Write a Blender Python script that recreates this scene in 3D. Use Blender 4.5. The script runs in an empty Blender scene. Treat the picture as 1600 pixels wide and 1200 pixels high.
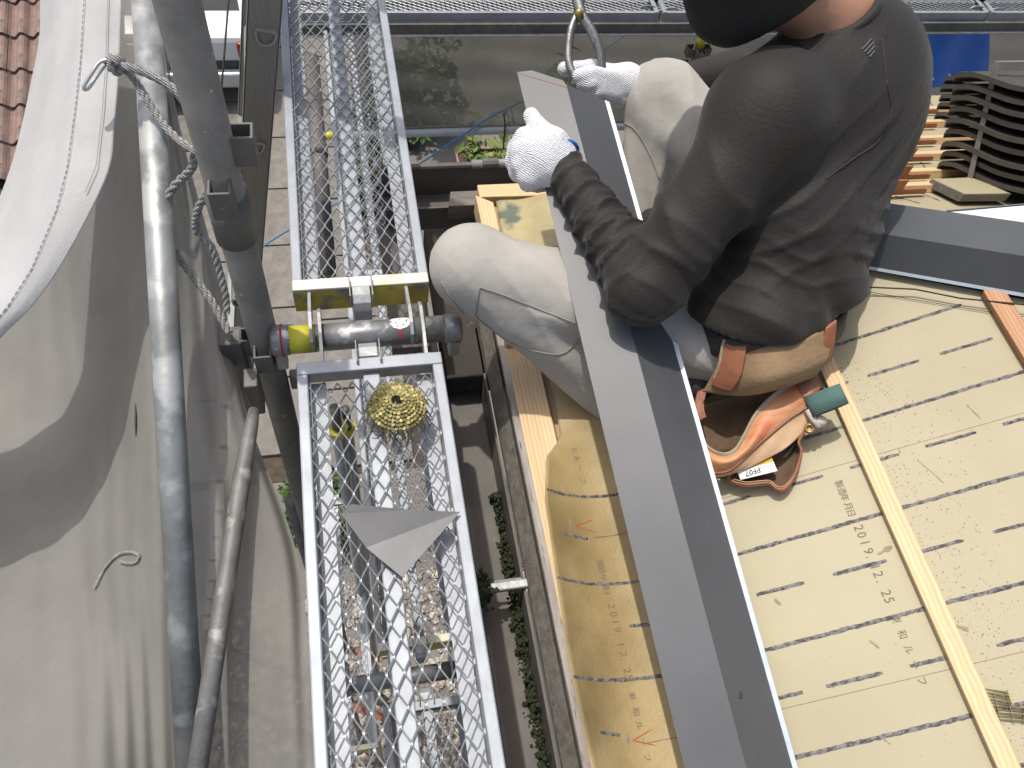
import bpy, bmesh, math, random
import numpy as np
from mathutils import Vector, Matrix
from mathutils.bvhtree import BVHTree

random.seed(7); RNG = np.random.default_rng(7)
SC = bpy.context.scene
COL = SC.collection

# ------------------------------------------------------------------ camera
CAM = np.array([0.0, 0.0, 6.05])
FPX = 1244.4
_vY = np.array([-428.0, -2075.0, FPX]); _vX = np.array([(2075*580+FPX*FPX)/428, -580.0, FPX])
_Yc = _vY/np.linalg.norm(_vY); _Xc = _vX-_vX.dot(_Yc)*_Yc; _Xc /= np.linalg.norm(_Xc); _Dc = np.cross(_Yc, _Xc)
MW = np.array([_Xc, _Yc, -_Dc])
cd = bpy.data.cameras.new('camera'); cam = bpy.data.objects.new('camera', cd); COL.objects.link(cam)
cd.lens = 28.0; cd.sensor_width = 36.0; cd.clip_start = 0.02; cd.clip_end = 2000
mw = Matrix.Identity(4)
for r in range(3):
    mw[r][0] = MW[r, 0]; mw[r][1] = -MW[r, 1]; mw[r][2] = -MW[r, 2]; mw[r][3] = CAM[r]
cam.matrix_world = mw
SC.camera = cam

# ------------------------------------------------------------------ light
SUN = np.array([-0.22, 0.24, 0.945]); SUN /= np.linalg.norm(SUN)
w = bpy.data.worlds.new('World'); SC.world = w; w.use_nodes = True
wn = w.node_tree; bg = wn.nodes['Background']
sky = wn.nodes.new('ShaderNodeTexSky'); sky.sky_type = 'NISHITA'; sky.sun_disc = False
sky.sun_elevation = math.asin(SUN[2]); sky.sun_rotation = math.atan2(SUN[0], SUN[1])
sky.air_density = 1.2; sky.dust_density = 5.0; sky.ozone_density = 0.6
wn.links.new(sky.outputs[0], bg.inputs[0]); bg.inputs[1].default_value = 0.15
sl = bpy.data.lights.new('sun', 'SUN'); sl.energy = 3.0; sl.angle = math.radians(1.0); sl.color = (1.0, 0.955, 0.88)
so = bpy.data.objects.new('sun', sl); COL.objects.link(so)
so.rotation_euler = Vector(SUN).to_track_quat('Z', 'Y').to_euler()
SC.view_settings.view_transform = 'Standard'; SC.view_settings.look = 'None'
SC.view_settings.exposure = 0.14; SC.view_settings.gamma = 1.0

# ------------------------------------------------------------------ helpers: places
def at(px, py, d):
    return CAM + MW @ np.array([(px-800)/FPX*d, (py-600)/FPX*d, d])
def ray(px, py):
    v = MW @ np.array([px-800.0, py-600.0, FPX]); return v/np.linalg.norm(v)
def onplane(px, py, p, n):
    v = ray(px, py); n = np.array(n, float); return CAM + v*(n.dot(np.array(p)-CAM)/n.dot(v))
def onz(px, py, z): return onplane(px, py, (0, 0, z), (0, 0, 1))
def ony(px, py, y): return onplane(px, py, (0, y, 0), (0, 1, 0))
XE, ZE, Y1, SA, SB = 0.29, 4.75, 1.28, 0.444, 0.555
def zA(x): return ZE + SA*(x-XE)
def zB(y): return ZE - SB*(y-Y1)
def onA(px, py, o=0.0): return onplane(px, py, (XE, 0, ZE+o), (-SA, 0, 1))
def onB(px, py, o=0.0): return onplane(px, py, (0, Y1, ZE+o), (0, SB, 1))
GZ = -1.0

# ------------------------------------------------------------------ helpers: materials
def mat(name, c1, c2=None, rough=0.6, metal=0.0, scale=8.0, bump=0.0, bscale=None, detail=6.0, stretch=None,
        contrast=(0.35, 0.65), sheen=0.0, spec=0.5, trans=0.0, thresh_col=None, tscale=40, tpos=(0.62, 0.68), subsurf=0.0):
    m = bpy.data.materials.new(name); m.use_nodes = True
    nt = m.node_tree; N = nt.nodes; L = nt.links; b = N['Principled BSDF']
    b.inputs['Roughness'].default_value = rough; b.inputs['Metallic'].default_value = metal
    b.inputs['Specular IOR Level'].default_value = spec
    if sheen: b.inputs['Sheen Weight'].default_value = sheen; b.inputs['Sheen Roughness'].default_value = 0.5
    tc = N.new('ShaderNodeTexCoord'); mp = N.new('ShaderNodeMapping'); L.new(tc.outputs['Object'], mp.inputs[0])
    if stretch: mp.inputs['Scale'].default_value = stretch
    if c2 is None: c2 = tuple(v*0.82 for v in c1)
    nz = N.new('ShaderNodeTexNoise'); nz.inputs['Scale'].default_value = scale; nz.inputs['Detail'].default_value = detail
    nz.inputs['Roughness'].default_value = 0.62
    L.new(mp.outputs[0], nz.inputs['Vector'])
    cr = N.new('ShaderNodeValToRGB'); cr.color_ramp.elements[0].position = contrast[0]; cr.color_ramp.elements[1].position = contrast[1]
    cr.color_ramp.elements[0].color = (*c2, 1); cr.color_ramp.elements[1].color = (*c1, 1)
    L.new(nz.outputs['Fac'], cr.inputs[0]); col = cr.outputs[0]
    if thresh_col:
        n2 = N.new('ShaderNodeTexNoise'); n2.inputs['Scale'].default_value = tscale; n2.inputs['Detail'].default_value = 4
        L.new(mp.outputs[0], n2.inputs['Vector'])
        r2 = N.new('ShaderNodeValToRGB'); r2.color_ramp.elements[0].position = tpos[0]; r2.color_ramp.elements[1].position = tpos[1]
        L.new(n2.outputs['Fac'], r2.inputs[0])
        mx = N.new('ShaderNodeMix'); mx.data_type = 'RGBA'; mx.inputs[7].default_value = (*thresh_col, 1)
        L.new(r2.outputs[0], mx.inputs[0]); L.new(col, mx.inputs[6]); col = mx.outputs[2]
    L.new(col, b.inputs['Base Color'])
    if bump:
        bn = N.new('ShaderNodeTexNoise'); bn.inputs['Scale'].default_value = bscale or scale*6; bn.inputs['Detail'].default_value = 5
        L.new(mp.outputs[0], bn.inputs['Vector'])
        bp = N.new('ShaderNodeBump'); bp.inputs['Strength'].default_value = bump; bp.inputs['Distance'].default_value = 0.004
        L.new(bn.outputs['Fac'], bp.inputs['Height']); L.new(bp.outputs[0], b.inputs['Normal'])
    return m

def wavebump(m, scale, strength, dist=0.002, direction='X', distort=1.5, colmul=None):
    """adds a fine woven / grained relief (and tint) to a material"""
    nt = m.node_tree; N = nt.nodes; L = nt.links; b = N['Principled BSDF']
    tc = N.new('ShaderNodeTexCoord'); wv = N.new('ShaderNodeTexWave'); wv.bands_direction = direction
    wv.inputs['Scale'].default_value = scale; wv.inputs['Distortion'].default_value = distort; wv.inputs['Detail'].default_value = 2
    wv.inputs['Detail Scale'].default_value = 0.6
    L.new(tc.outputs['Object'], wv.inputs['Vector'])
    bp = N.new('ShaderNodeBump'); bp.inputs['Strength'].default_value = strength; bp.inputs['Distance'].default_value = dist
    L.new(wv.outputs['Fac'], bp.inputs['Height'])
    if b.inputs['Normal'].is_linked: L.new(b.inputs['Normal'].links[0].from_socket, bp.inputs['Normal'])
    L.new(bp.outputs[0], b.inputs['Normal'])
    if colmul:
        old = b.inputs['Base Color'].links[0].from_socket
        mx = N.new('ShaderNodeMix'); mx.data_type = 'RGBA'; mx.blend_type = 'MULTIPLY'; mx.inputs[7].default_value = (*colmul, 1)
        L.new(wv.outputs['Fac'], mx.inputs[0]); L.new(old, mx.inputs[6]); L.new(mx.outputs[2], b.inputs['Base Color'])
    return m

def netmat(name, col, cover, weave=900.0, trans=0.5):
    m = bpy.data.materials.new(name); m.use_nodes = True
    nt = m.node_tree; N = nt.nodes; L = nt.links; N.clear()
    out = N.new('ShaderNodeOutputMaterial'); tr = N.new('ShaderNodeBsdfTransparent')
    df = N.new('ShaderNodeBsdfDiffuse'); tl = N.new('ShaderNodeBsdfTranslucent')
    tc = N.new('ShaderNodeTexCoord'); nz = N.new('ShaderNodeTexNoise'); nz.inputs['Scale'].default_value = 5; nz.inputs['Detail'].default_value = 8
    nz.inputs['Roughness'].default_value = 0.7
    L.new(tc.outputs['Object'], nz.inputs['Vector'])
    cr = N.new('ShaderNodeValToRGB'); cr.color_ramp.elements[0].position = .3; cr.color_ramp.elements[1].position = .7
    cr.color_ramp.elements[0].color = (*[c*0.8 for c in col], 1); cr.color_ramp.elements[1].color = (*col, 1)
    L.new(nz.outputs['Fac'], cr.inputs[0]); L.new(cr.outputs[0], df.inputs[0]); L.new(cr.outputs[0], tl.inputs[0])
    m1 = N.new('ShaderNodeMixShader'); m1.inputs[0].default_value = trans; L.new(df.outputs[0], m1.inputs[1]); L.new(tl.outputs[0], m1.inputs[2])
    uv = N.new('ShaderNodeUVMap')
    waves = []
    for d in ('X', 'Y'):
        wv = N.new('ShaderNodeTexWave'); wv.bands_direction = d; wv.inputs['Scale'].default_value = weave; wv.inputs['Distortion'].default_value = 0.3
        L.new(uv.outputs[0], wv.inputs['Vector']); waves.append(wv)
    mxm = N.new('ShaderNodeMath'); mxm.operation = 'MAXIMUM'; L.new(waves[0].outputs['Fac'], mxm.inputs[0]); L.new(waves[1].outputs['Fac'], mxm.inputs[1])
    mr = N.new('ShaderNodeMapRange'); mr.inputs[1].default_value = 0.2; mr.inputs[2].default_value = 0.95
    mr.inputs[3].default_value = max(0, cover-0.13); mr.inputs[4].default_value = min(1, cover+0.10); L.new(mxm.outputs[0], mr.inputs[0])
    m2 = N.new('ShaderNodeMixShader'); L.new(mr.outputs[0], m2.inputs[0]); L.new(tr.outputs[0], m2.inputs[1]); L.new(m1.outputs[0], m2.inputs[2])
    L.new(m2.outputs[0], out.inputs[0])
    return m

M = {}
M['galv'] = mat('galvanised', (.335, .36, .39), (.27, .29, .315), rough=.52, metal=.3, scale=14, bump=.12, bscale=60, thresh_col=(.30, .30, .29), tscale=30, tpos=(.64, .72))
M['galv_wire'] = mat('galvanised_wire', (.31, .325, .335), (.22, .23, .24), rough=.45, metal=.45, scale=30)
M['galv_old'] = mat('galvanised_old', (.40, .415, .42), (.28, .29, .29), rough=.5, metal=.45, scale=18, bump=.25, bscale=70, thresh_col=(.55, .56, .55), tscale=45, tpos=(.66, .72))
M['post'] = mat('dull_steel', (.16, .155, .145), (.10, .10, .095), rough=.6, metal=.3, scale=12, bump=.2, thresh_col=(.30, .29, .26), tscale=60, tpos=(.68, .74))
M['brace'] = mat('brace_steel', (.20, .20, .195), (.13, .13, .125), rough=.6, metal=.3, scale=14, bump=.3, thresh_col=(.34, .33, .31), tscale=20, tpos=(.58, .66))
M['pole'] = mat('pole_steel', (.31, .325, .325), (.20, .205, .20), rough=.5, metal=.4, scale=9, bump=.3, bscale=50, thresh_col=(.42, .43, .42), tscale=16, tpos=(.55, .66))
M['ledger'] = mat('worn_ledger', (.27, .27, .27), (.15, .15, .15), rough=.45, metal=.5, scale=16, bump=.35, bscale=50, thresh_col=(.55, .55, .54), tscale=28, tpos=(.60, .68))
M['yellow'] = mat('yellow_paint', (.52, .48, .03), (.42, .37, .03), rough=.5, scale=20, thresh_col=(.25, .24, .2), tscale=35, tpos=(.66, .7))
M['yellowworn'] = mat('yellow_worn', (.55, .50, .05), (.42, .26, .08), rough=.6, scale=9, thresh_col=(.22, .19, .15), tscale=16, tpos=(.50, .60))
M['endbar'] = mat('end_bar', (.62, .60, .54), (.52, .52, .47), rough=.5, metal=.2, scale=10, thresh_col=(.58, .50, .22), tscale=9, tpos=(.56, .66))
M['red'] = mat('red_paint', (.35, .02, .03), rough=.6, scale=60)
M['sticker'] = mat('sticker', (.75, .75, .74), (.68, .68, .68), rough=.4, scale=30, thresh_col=(.08, .08, .08), tscale=160, tpos=(.58, .62))
M['alu'] = wavebump(mat('aluminium', (.30, .295, .27), (.25, .245, .225), rough=.5, metal=.3, scale=10, stretch=(20, 20, 1)), 60, .08)
M['aluedge'] = mat('aluminium_edge', (.42, .43, .41), rough=.4, metal=.5)
M['net'] = netmat('net_grey', (.34, .333, .312), .93, 120, .45)
M['netwhite'] = netmat('net_white', (.80, .80, .80), .97, 120, .45)
M['hem'] = mat('hem_tape', (.47, .465, .45), (.41, .405, .395), rough=.8, scale=12, bump=.2, bscale=300)
M['stitch'] = mat('stitching', (.36, .37, .37), rough=.9)
M['backnet'] = netmat('net_back', (.17, .168, .148), .80, 90, .45)
M['rope'] = wavebump(mat('rope', (.42, .42, .41), (.30, .30, .29), rough=.9, scale=60, bump=.6, bscale=300), 110, .9, .003, 'DIAGONAL', 2.0)
M['hook'] = mat('hook_wire', (.62, .64, .64), rough=.3, metal=.7)
M['under'] = mat('underlay', (.37, .328, .215), (.335, .297, .193), rough=.62, scale=3.2, bump=.10, bscale=260, thresh_col=(.32, .28, .18), tscale=2.6, tpos=(.58, .80))
M['curl'] = mat('underlay_stained_shade', (.40, .31, .155), (.29, .215, .095), rough=.55, scale=7, bump=.25, bscale=200, thresh_col=(.20, .145, .06), tscale=5, tpos=(.50, .72))  # stains, plus a darker base that paints in the curl's shade
M['groove'] = mat('groove_grit', (.22, .21, .20), (.07, .066, .066), rough=.8, scale=120, bump=.8, bscale=300, contrast=(.42, .58))
M['ink'] = mat('ink', (.19, .145, .105), rough=.8)
M['pencil'] = mat('pencil', (.27, .22, .15), rough=.9)
M['redink'] = mat('red_ink', (.45, .06, .03), rough=.8)
M['smudge'] = mat('smudge', (.20, .17, .12), (.3, .25, .17), rough=.9, scale=60)
M['pine'] = wavebump(mat('pine', (.66, .50, .30), (.58, .42, .24), rough=.6, scale=4, stretch=(30, 1, 30)), 46, .15, .001, 'X', 3.0, (.88, .80, .70))
M['pinex'] = wavebump(mat('pine_cross', (.66, .50, .30), (.58, .42, .24), rough=.6, scale=4, stretch=(1, 30, 30)), 46, .15, .001, 'Y', 3.0, (.88, .80, .70))
M['cedar'] = wavebump(mat('cedar', (.45, .25, .13), (.38, .20, .10), rough=.6, scale=4, stretch=(30, 1, 30)), 60, .15, .001, 'X', 2.0, (.85, .75, .65))
M['flash'] = mat('flashing_steel', (.088, .092, .098), (.072, .076, .082), rough=.48, metal=.1, scale=5, bump=.05, bscale=500, thresh_col=(.14, .14, .14), tscale=130, tpos=(.70, .78))
M['flashback'] = mat('flashing_back', (.50, .56, .62), rough=.45, metal=.2, scale=30)
M['scrap'] = mat('scrap_steel', (.150, .150, .152), (.118, .119, .121), rough=.5, metal=.1, scale=12)
M['gutter'] = mat('gutter', (.125, .112, .10), (.07, .064, .058), rough=.6, scale=6, bump=.3, bscale=30, thresh_col=(.13, .11, .09), tscale=9, tpos=(.55, .75))
M['lip'] = mat('drip_edge', (.36, .34, .31), (.20, .17, .155), rough=.35, metal=.4, scale=7, stretch=(8, 1, 8), thresh_col=(.10, .09, .07), tscale=30, tpos=(.62, .7))
M['moss'] = mat('moss', (.032, .042, .014), (.018, .022, .009), rough=1, scale=60, bump=.9, bscale=160)
M['fasciagrey'] = mat('weathered_board', (.20, .185, .16), (.11, .10, .085), rough=.8, scale=6, stretch=(1, 10, 10), bump=.4)
M['soot'] = mat('old_timber', (.05, .042, .036), (.03, .026, .022), rough=.9, scale=8, bump=.5, thresh_col=(.14, .09, .05), tscale=30, tpos=(.62, .7))
M['oldsheet'] = mat('old_underlay', (.40, .33, .17), (.30, .26, .14), rough=.6, scale=9, bump=.5, bscale=20, thresh_col=(.10, .12, .085), tscale=12, tpos=(.52, .60))
M['shirt'] = mat('shirt', (.0245, .0222, .0197), (.020, .018, .016), rough=.66, scale=5, bump=.3, bscale=160, sheen=.08, spec=.25)
M['trousers'] = mat('trousers', (.375, .358, .325), (.315, .30, .27), rough=.88, scale=7, bump=.45, bscale=40, sheen=.15, thresh_col=(.30, .28, .25), tscale=170, tpos=(.74, .77))
M['seam'] = mat('seam', (.27, .255, .23), rough=.9)
M['glove'] = wavebump(mat('knit_glove', (.80, .80, .81), (.72, .72, .74), rough=.9, scale=30, bump=.5, bscale=220, thresh_col=(.52, .52, .54), tscale=14, tpos=(.60, .74)), 120, .7, .0018, 'DIAGONAL', 7.0, (.84, .84, .87))
M['cuff'] = mat('blue_cuff', (.02, .19, .62), (.015, .13, .48), rough=.85, scale=90, bump=.8, bscale=300)
M['skin'] = mat('skin', (.42, .22, .14), (.36, .18, .11), rough=.5, scale=20, bump=.1)
M['cap'] = wavebump(mat('cap', (.018, .016, .016), (.012, .011, .011), rough=.8, scale=30, bump=.4, bscale=120), 120, .3)
M['shoe'] = mat('shoe', (.03, .03, .03), rough=.7)
M['belt'] = mat('belt', (.055, .038, .032), (.035, .025, .022), rough=.7, scale=30, bump=.4)
M['leather'] = mat('leather', (.30, .115, .055), (.20, .07, .035), rough=.5, scale=14, bump=.35, bscale=60)
M['leathertan'] = mat('leather_tan', (.56, .30, .145), (.46, .20, .085), rough=.55, scale=11, bump=.45, bscale=40, stretch=(1, 3, 1), thresh_col=(.50, .155, .07), tscale=9, tpos=(.5, .66))
M['leatherpale'] = mat('leather_pale', (.60, .43, .27), (.52, .31, .155), rough=.6, scale=10, bump=.35, bscale=40)
M['suede'] = mat('suede', (.30, .20, .11), (.19, .12, .065), rough=.95, scale=9, bump=.4, bscale=120, thresh_col=(.10, .075, .05), tscale=7, tpos=(.55, .7))
M['suededark'] = mat('suede_dark', (.15, .095, .055), (.08, .05, .03), rough=.95, scale=12, bump=.4, bscale=120)
M['rim'] = mat('leather_rim', (.34, .30, .22), (.26, .21, .14), rough=.8, scale=40)
M['thread'] = mat('thread', (.55, .38, .2), rough=.9)
M['webbing'] = wavebump(mat('green_webbing', (.085, .165, .145), (.065, .135, .12), rough=.8, scale=30), 130, .8, .001, 'DIAGONAL', .3)
M['rubber'] = mat('pale_rubber', (.58, .50, .42), rough=.5)
M['brass'] = mat('brass', (.42, .33, .10), (.30, .22, .07), rough=.4, metal=.8, scale=60)
M['paperwhite'] = mat('box_white', (.80, .78, .80), rough=.5, scale=5)
M['boxyellow'] = mat('box_yellow', (.75, .48, .01), rough=.5)
M['black'] = mat('black_print', (.015, .015, .015), rough=.6)
M['snip'] = mat('snip_steel', (.26, .255, .25), (.17, .165, .16), rough=.35, metal=.75, scale=20, bump=.15)
M['nail'] = mat('nail_head', (.25, .22, .075), (.15, .13, .045), rough=.5, metal=.45, scale=80)
M['nailshank'] = mat('nail_shank', (.34, .29, .16), rough=.35, metal=.7)
M['tile'] = mat('roof_tile', (.075, .07, .06), (.055, .05, .044), rough=.5, scale=20, bump=.2)
M['tiletop'] = mat('roof_tile_top', (.11, .115, .12), rough=.5)
M['strap'] = mat('plastic_strap', (.20, .20, .19), rough=.45)
M['brown'] = mat('brown_plastic', (.33, .12, .055), (.28, .10, .045), rough=.5, scale=10)
M['tarp'] = mat('blue_tarp', (.015, .17, .72), (.012, .13, .58), rough=.4, scale=3, bump=.5, bscale=9)
M['bluerope'] = mat('blue_rope', (.05, .19, .40), rough=.7)
M['cord'] = mat('black_cord', (.03, .027, .024), rough=.8)
M['paver'] = mat('paver', (.21, .195, .17), (.145, .135, .118), rough=.9, scale=9, bump=.4, bscale=90)
M['concrete'] = mat('concrete', (.19, .175, .155), (.13, .122, .108), rough=.95, scale=1.7, bump=.4, bscale=40)
M['gravel'] = mat('gravel', (.52, .46, .38), (.20, .17, .14), rough=.85, scale=16, contrast=(.38, .62))
M['soil'] = mat('soil', (.085, .065, .045), (.05, .04, .028), rough=1, scale=14, bump=.6)
M['leaf'] = mat('leaf', (.075, .13, .025), (.03, .06, .012), rough=.55, scale=7)
M['leaf2'] = mat('leaf_light', (.16, .21, .035), (.07, .11, .02), rough=.55, scale=7)
M['twig'] = mat('twig', (.10, .07, .045), rough=.9)
M['planter'] = mat('planter', (.33, .20, .15), (.25, .15, .115), rough=.7, scale=12)
M['carwhite'] = mat('car_white', (.80, .81, .82), (.78, .79, .80), rough=.15, scale=2, spec=.6)
M['glass'] = mat('car_glass', (.05, .06, .06), rough=.08)
M['chrome'] = mat('bumper', (.62, .64, .66), rough=.25, metal=.2)
M['plate'] = mat('number_plate', (.55, .56, .54), rough=.5)
M['lamp'] = mat('tail_lamp', (.35, .02, .02), rough=.2)
M['tyre'] = mat('tyre', (.02, .02, .02), rough=.8)
M['clay'] = mat('clay_tile', (.30, .20, .165), (.19, .13, .11), rough=.8, scale=7, bump=.3, thresh_col=(.10, .10, .06), tscale=9, tpos=(.60, .70))
M['wall'] = mat('house_wall', (.42, .39, .34), (.36, .335, .29), rough=.9, scale=5, bump=.3)
M['deck'] = mat('roof_deck', (.40, .30, .18), (.33, .24, .14), rough=.8, scale=5)
M['darkroof'] = mat('dark_eave', (.03, .03, .032), rough=.6)
M['ironfence'] = mat('iron', (.05, .05, .05), rough=.6, metal=.4)
M['bluecap'] = mat('blue_cap', (.015, .16, .52), rough=.3)
M['logo'] = mat('logo', (.075, .075, .08), rough=.5)

# ------------------------------------------------------------------ helpers: meshes and objects
class MB:
    def __init__(s): s.v = []; s.f = []
    def add(s, v, f):
        o = len(s.v); s.v += [tuple(map(float, p)) for p in v]; s.f += [tuple(i+o for i in q) for q in f]; return s
    def box(s, a, b):
        x0, y0, z0 = a; x1, y1, z1 = b
        return s.add([(x0, y0, z0), (x1, y0, z0), (x1, y1, z0), (x0, y1, z0), (x0, y0, z1), (x1, y0, z1), (x1, y1, z1), (x0, y1, z1)],
                     [(0, 3, 2, 1), (4, 5, 6, 7), (0, 1, 5, 4), (1, 2, 6, 5), (2, 3, 7, 6), (3, 0, 4, 7)])
    def hexa(s, p):   # bottom quad 4 + top quad 4
        return s.add(p, [(0, 3, 2, 1), (4, 5, 6, 7), (0, 1, 5, 4), (1, 2, 6, 5), (2, 3, 7, 6), (3, 0, 4, 7)])
    def bar(s, a, b, wv, hv):
        """a square bar from a to b, half vectors wv and hv"""
        a = np.array(a); b = np.array(b); wv = np.array(wv); hv = np.array(hv)
        return s.hexa([a-wv-hv, a+wv-hv, b+wv-hv, b-wv-hv, a-wv+hv, a+wv+hv, b+wv+hv, b-wv+hv])
    def prism(s, pts, off):
        """polygon pts (3d) extruded by vector off"""
        n = len(pts); off = np.array(off); P = [np.array(p) for p in pts]
        return s.add(P+[p+off for p in P], [tuple(range(n))[::-1], tuple(range(n, 2*n))]+[(i, (i+1) % n, n+(i+1) % n, n+i) for i in range(n)])
    def tube(s, pts, r, n=10, cap=True):
        P = [np.array(p, float) for p in pts]; m = len(P)
        rr = [r]*m if np.isscalar(r) else list(r)
        T = []
        for i in range(m):
            t = P[min(i+1, m-1)]-P[max(i-1, 0)]; T.append(t/(np.linalg.norm(t)+1e-12))
        ref = np.array([0, 0, 1.0]) if abs(T[0][2]) < .9 else np.array([1.0, 0, 0])
        u = np.cross(T[0], ref); u /= np.linalg.norm(u); V = []; F = []
        for i in range(m):
            u = u-u.dot(T[i])*T[i]; u /= np.linalg.norm(u); q = np.cross(T[i], u)
            for k in range(n):
                a = 2*math.pi*k/n; V.append(P[i]+rr[i]*(math.cos(a)*u+math.sin(a)*q))
        for i in range(m-1):
            for k in range(n): F.append((i*n+k, i*n+(k+1) % n, (i+1)*n+(k+1) % n, (i+1)*n+k))
        if cap: F.append(tuple(range(n))[::-1]); F.append(tuple(range((m-1)*n, m*n)))
        return s.add(V, F)
    def build(s, name, m, parent=None, smooth=False, bevel=0.0, kind=None, mats=None):
        me = bpy.data.meshes.new(name); me.from_pydata(s.v, [], s.f); me.update()
        return link(name, me, m, parent, smooth, bevel, kind)

def link(name, me, m, parent=None, smooth=False, bevel=0.0, kind=None):
    if not me.materials: me.materials.append(M[m] if isinstance(m, str) else m)
    if smooth:
        me.polygons.foreach_set('use_smooth', [True]*len(me.polygons))
    o = bpy.data.objects.new(name, me); COL.objects.link(o)
    if parent is not None:
        o.parent = parent
        o.matrix_parent_inverse = Matrix.Translation(parent.location).inverted() if PARENT_WORLD[0] else Matrix.Identity(4)
    if bevel:
        b = o.modifiers.new('bevel', 'BEVEL'); b.width = bevel; b.segments = 2; b.limit_method = 'ANGLE'
    if kind: o['kind'] = kind
    return o
PARENT_WORLD = [True]     # parts are written in world coordinates under an Empty at the thing's base

def thing(name, label, cat, loc=(0, 0, 0), group=None):
    o = bpy.data.objects.new(name, None); COL.objects.link(o); o.location = tuple(map(float, loc)); o.empty_display_size = .05
    return tag(o, label, cat, group)
def tag(o, label, cat, group=None, kind=None):
    if label: o['label'] = label
    if cat: o['category'] = cat
    if group: o['group'] = group
    if kind: o['kind'] = kind
    return o
def copy_thing(root, loc, label=None, group=None, rotz=0.0):
    r = root.copy(); COL.objects.link(r); r.location = loc; r.rotation_euler = (0, 0, rotz)
    if label: r['label'] = label
    if group: r['group'] = group
    for ch in list(root.children):
        c = ch.copy(); COL.objects.link(c); c.parent = r; c.matrix_parent_inverse = ch.matrix_parent_inverse.copy()
        for g in list(ch.children):
            d = g.copy(); COL.objects.link(d); d.parent = c; d.matrix_parent_inverse = g.matrix_parent_inverse.copy()
    return r

def crom(P, n):
    """Catmull-Rom through the points P, n samples"""
    P = np.array(P, float); m = len(P); out = []
    for s in np.linspace(0, m-1, n):
        i = min(int(s), m-2); t = s-i
        p0, p1, p2, p3 = P[max(i-1, 0)], P[i], P[i+1], P[min(i+2, m-1)]
        out.append(.5*((2*p1)+(-p0+p2)*t+(2*p0-5*p1+4*p2-p3)*t*t+(-p0+3*p1-3*p2+p3)*t**3))
    return np.array(out)
def patch(rows, nu, nv, fn=None):
    """smooth sheet through rows of control points"""
    R = [crom(r, nu) for r in rows]
    G = np.stack([crom([R[j][i] for j in range(len(R))], nv) for i in range(nu)], 1)   # nv x nu x 3
    if fn is not None: G = fn(G)
    return G
def grid_mesh(name, G, thick=0.0, uv=True):
    nv, nu, _ = G.shape
    me = bpy.data.meshes.new(name)
    F = [(j*nu+i, j*nu+i+1, (j+1)*nu+i+1, (j+1)*nu+i) for j in range(nv-1) for i in range(nu-1)]
    me.from_pydata([tuple(p) for p in G.reshape(-1, 3)], [], F); me.update()
    if uv:
        du = np.concatenate([[0], np.cumsum(np.linalg.norm(np.diff(G[nv//2], axis=0), axis=1))])
        dv = np.concatenate([[0], np.cumsum(np.linalg.norm(np.diff(G[:, nu//2], axis=0), axis=1))])
        l = me.uv_layers.new(name='UVMap')
        for p in me.polygons:
            for li in p.loop_indices:
                v = me.loops[li].vertex_index; l.data[li].uv = (du[v % nu], dv[v//nu])
    return me
def sheet(name, G, m, parent=None, thick=0.0, kind=None):
    o = link(name, grid_mesh(name, G), m, parent, smooth=True, kind=kind)
    if thick:
        s = o.modifiers.new('solid', 'SOLIDIFY'); s.thickness = thick; s.offset = 0
    return o

def text_mesh(body, size, extrude=0.0):
    cu = bpy.data.curves.new('t', 'FONT'); cu.body = body; cu.size = size; cu.extrude = extrude; cu.resolution_u = 2
    o = bpy.data.objects.new('t', cu); COL.objects.link(o)
    dg = bpy.context.evaluated_depsgraph_get(); e = o.evaluated_get(dg); me = bpy.data.meshes.new_from_object(e)
    bpy.data.objects.remove(o); return me

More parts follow.
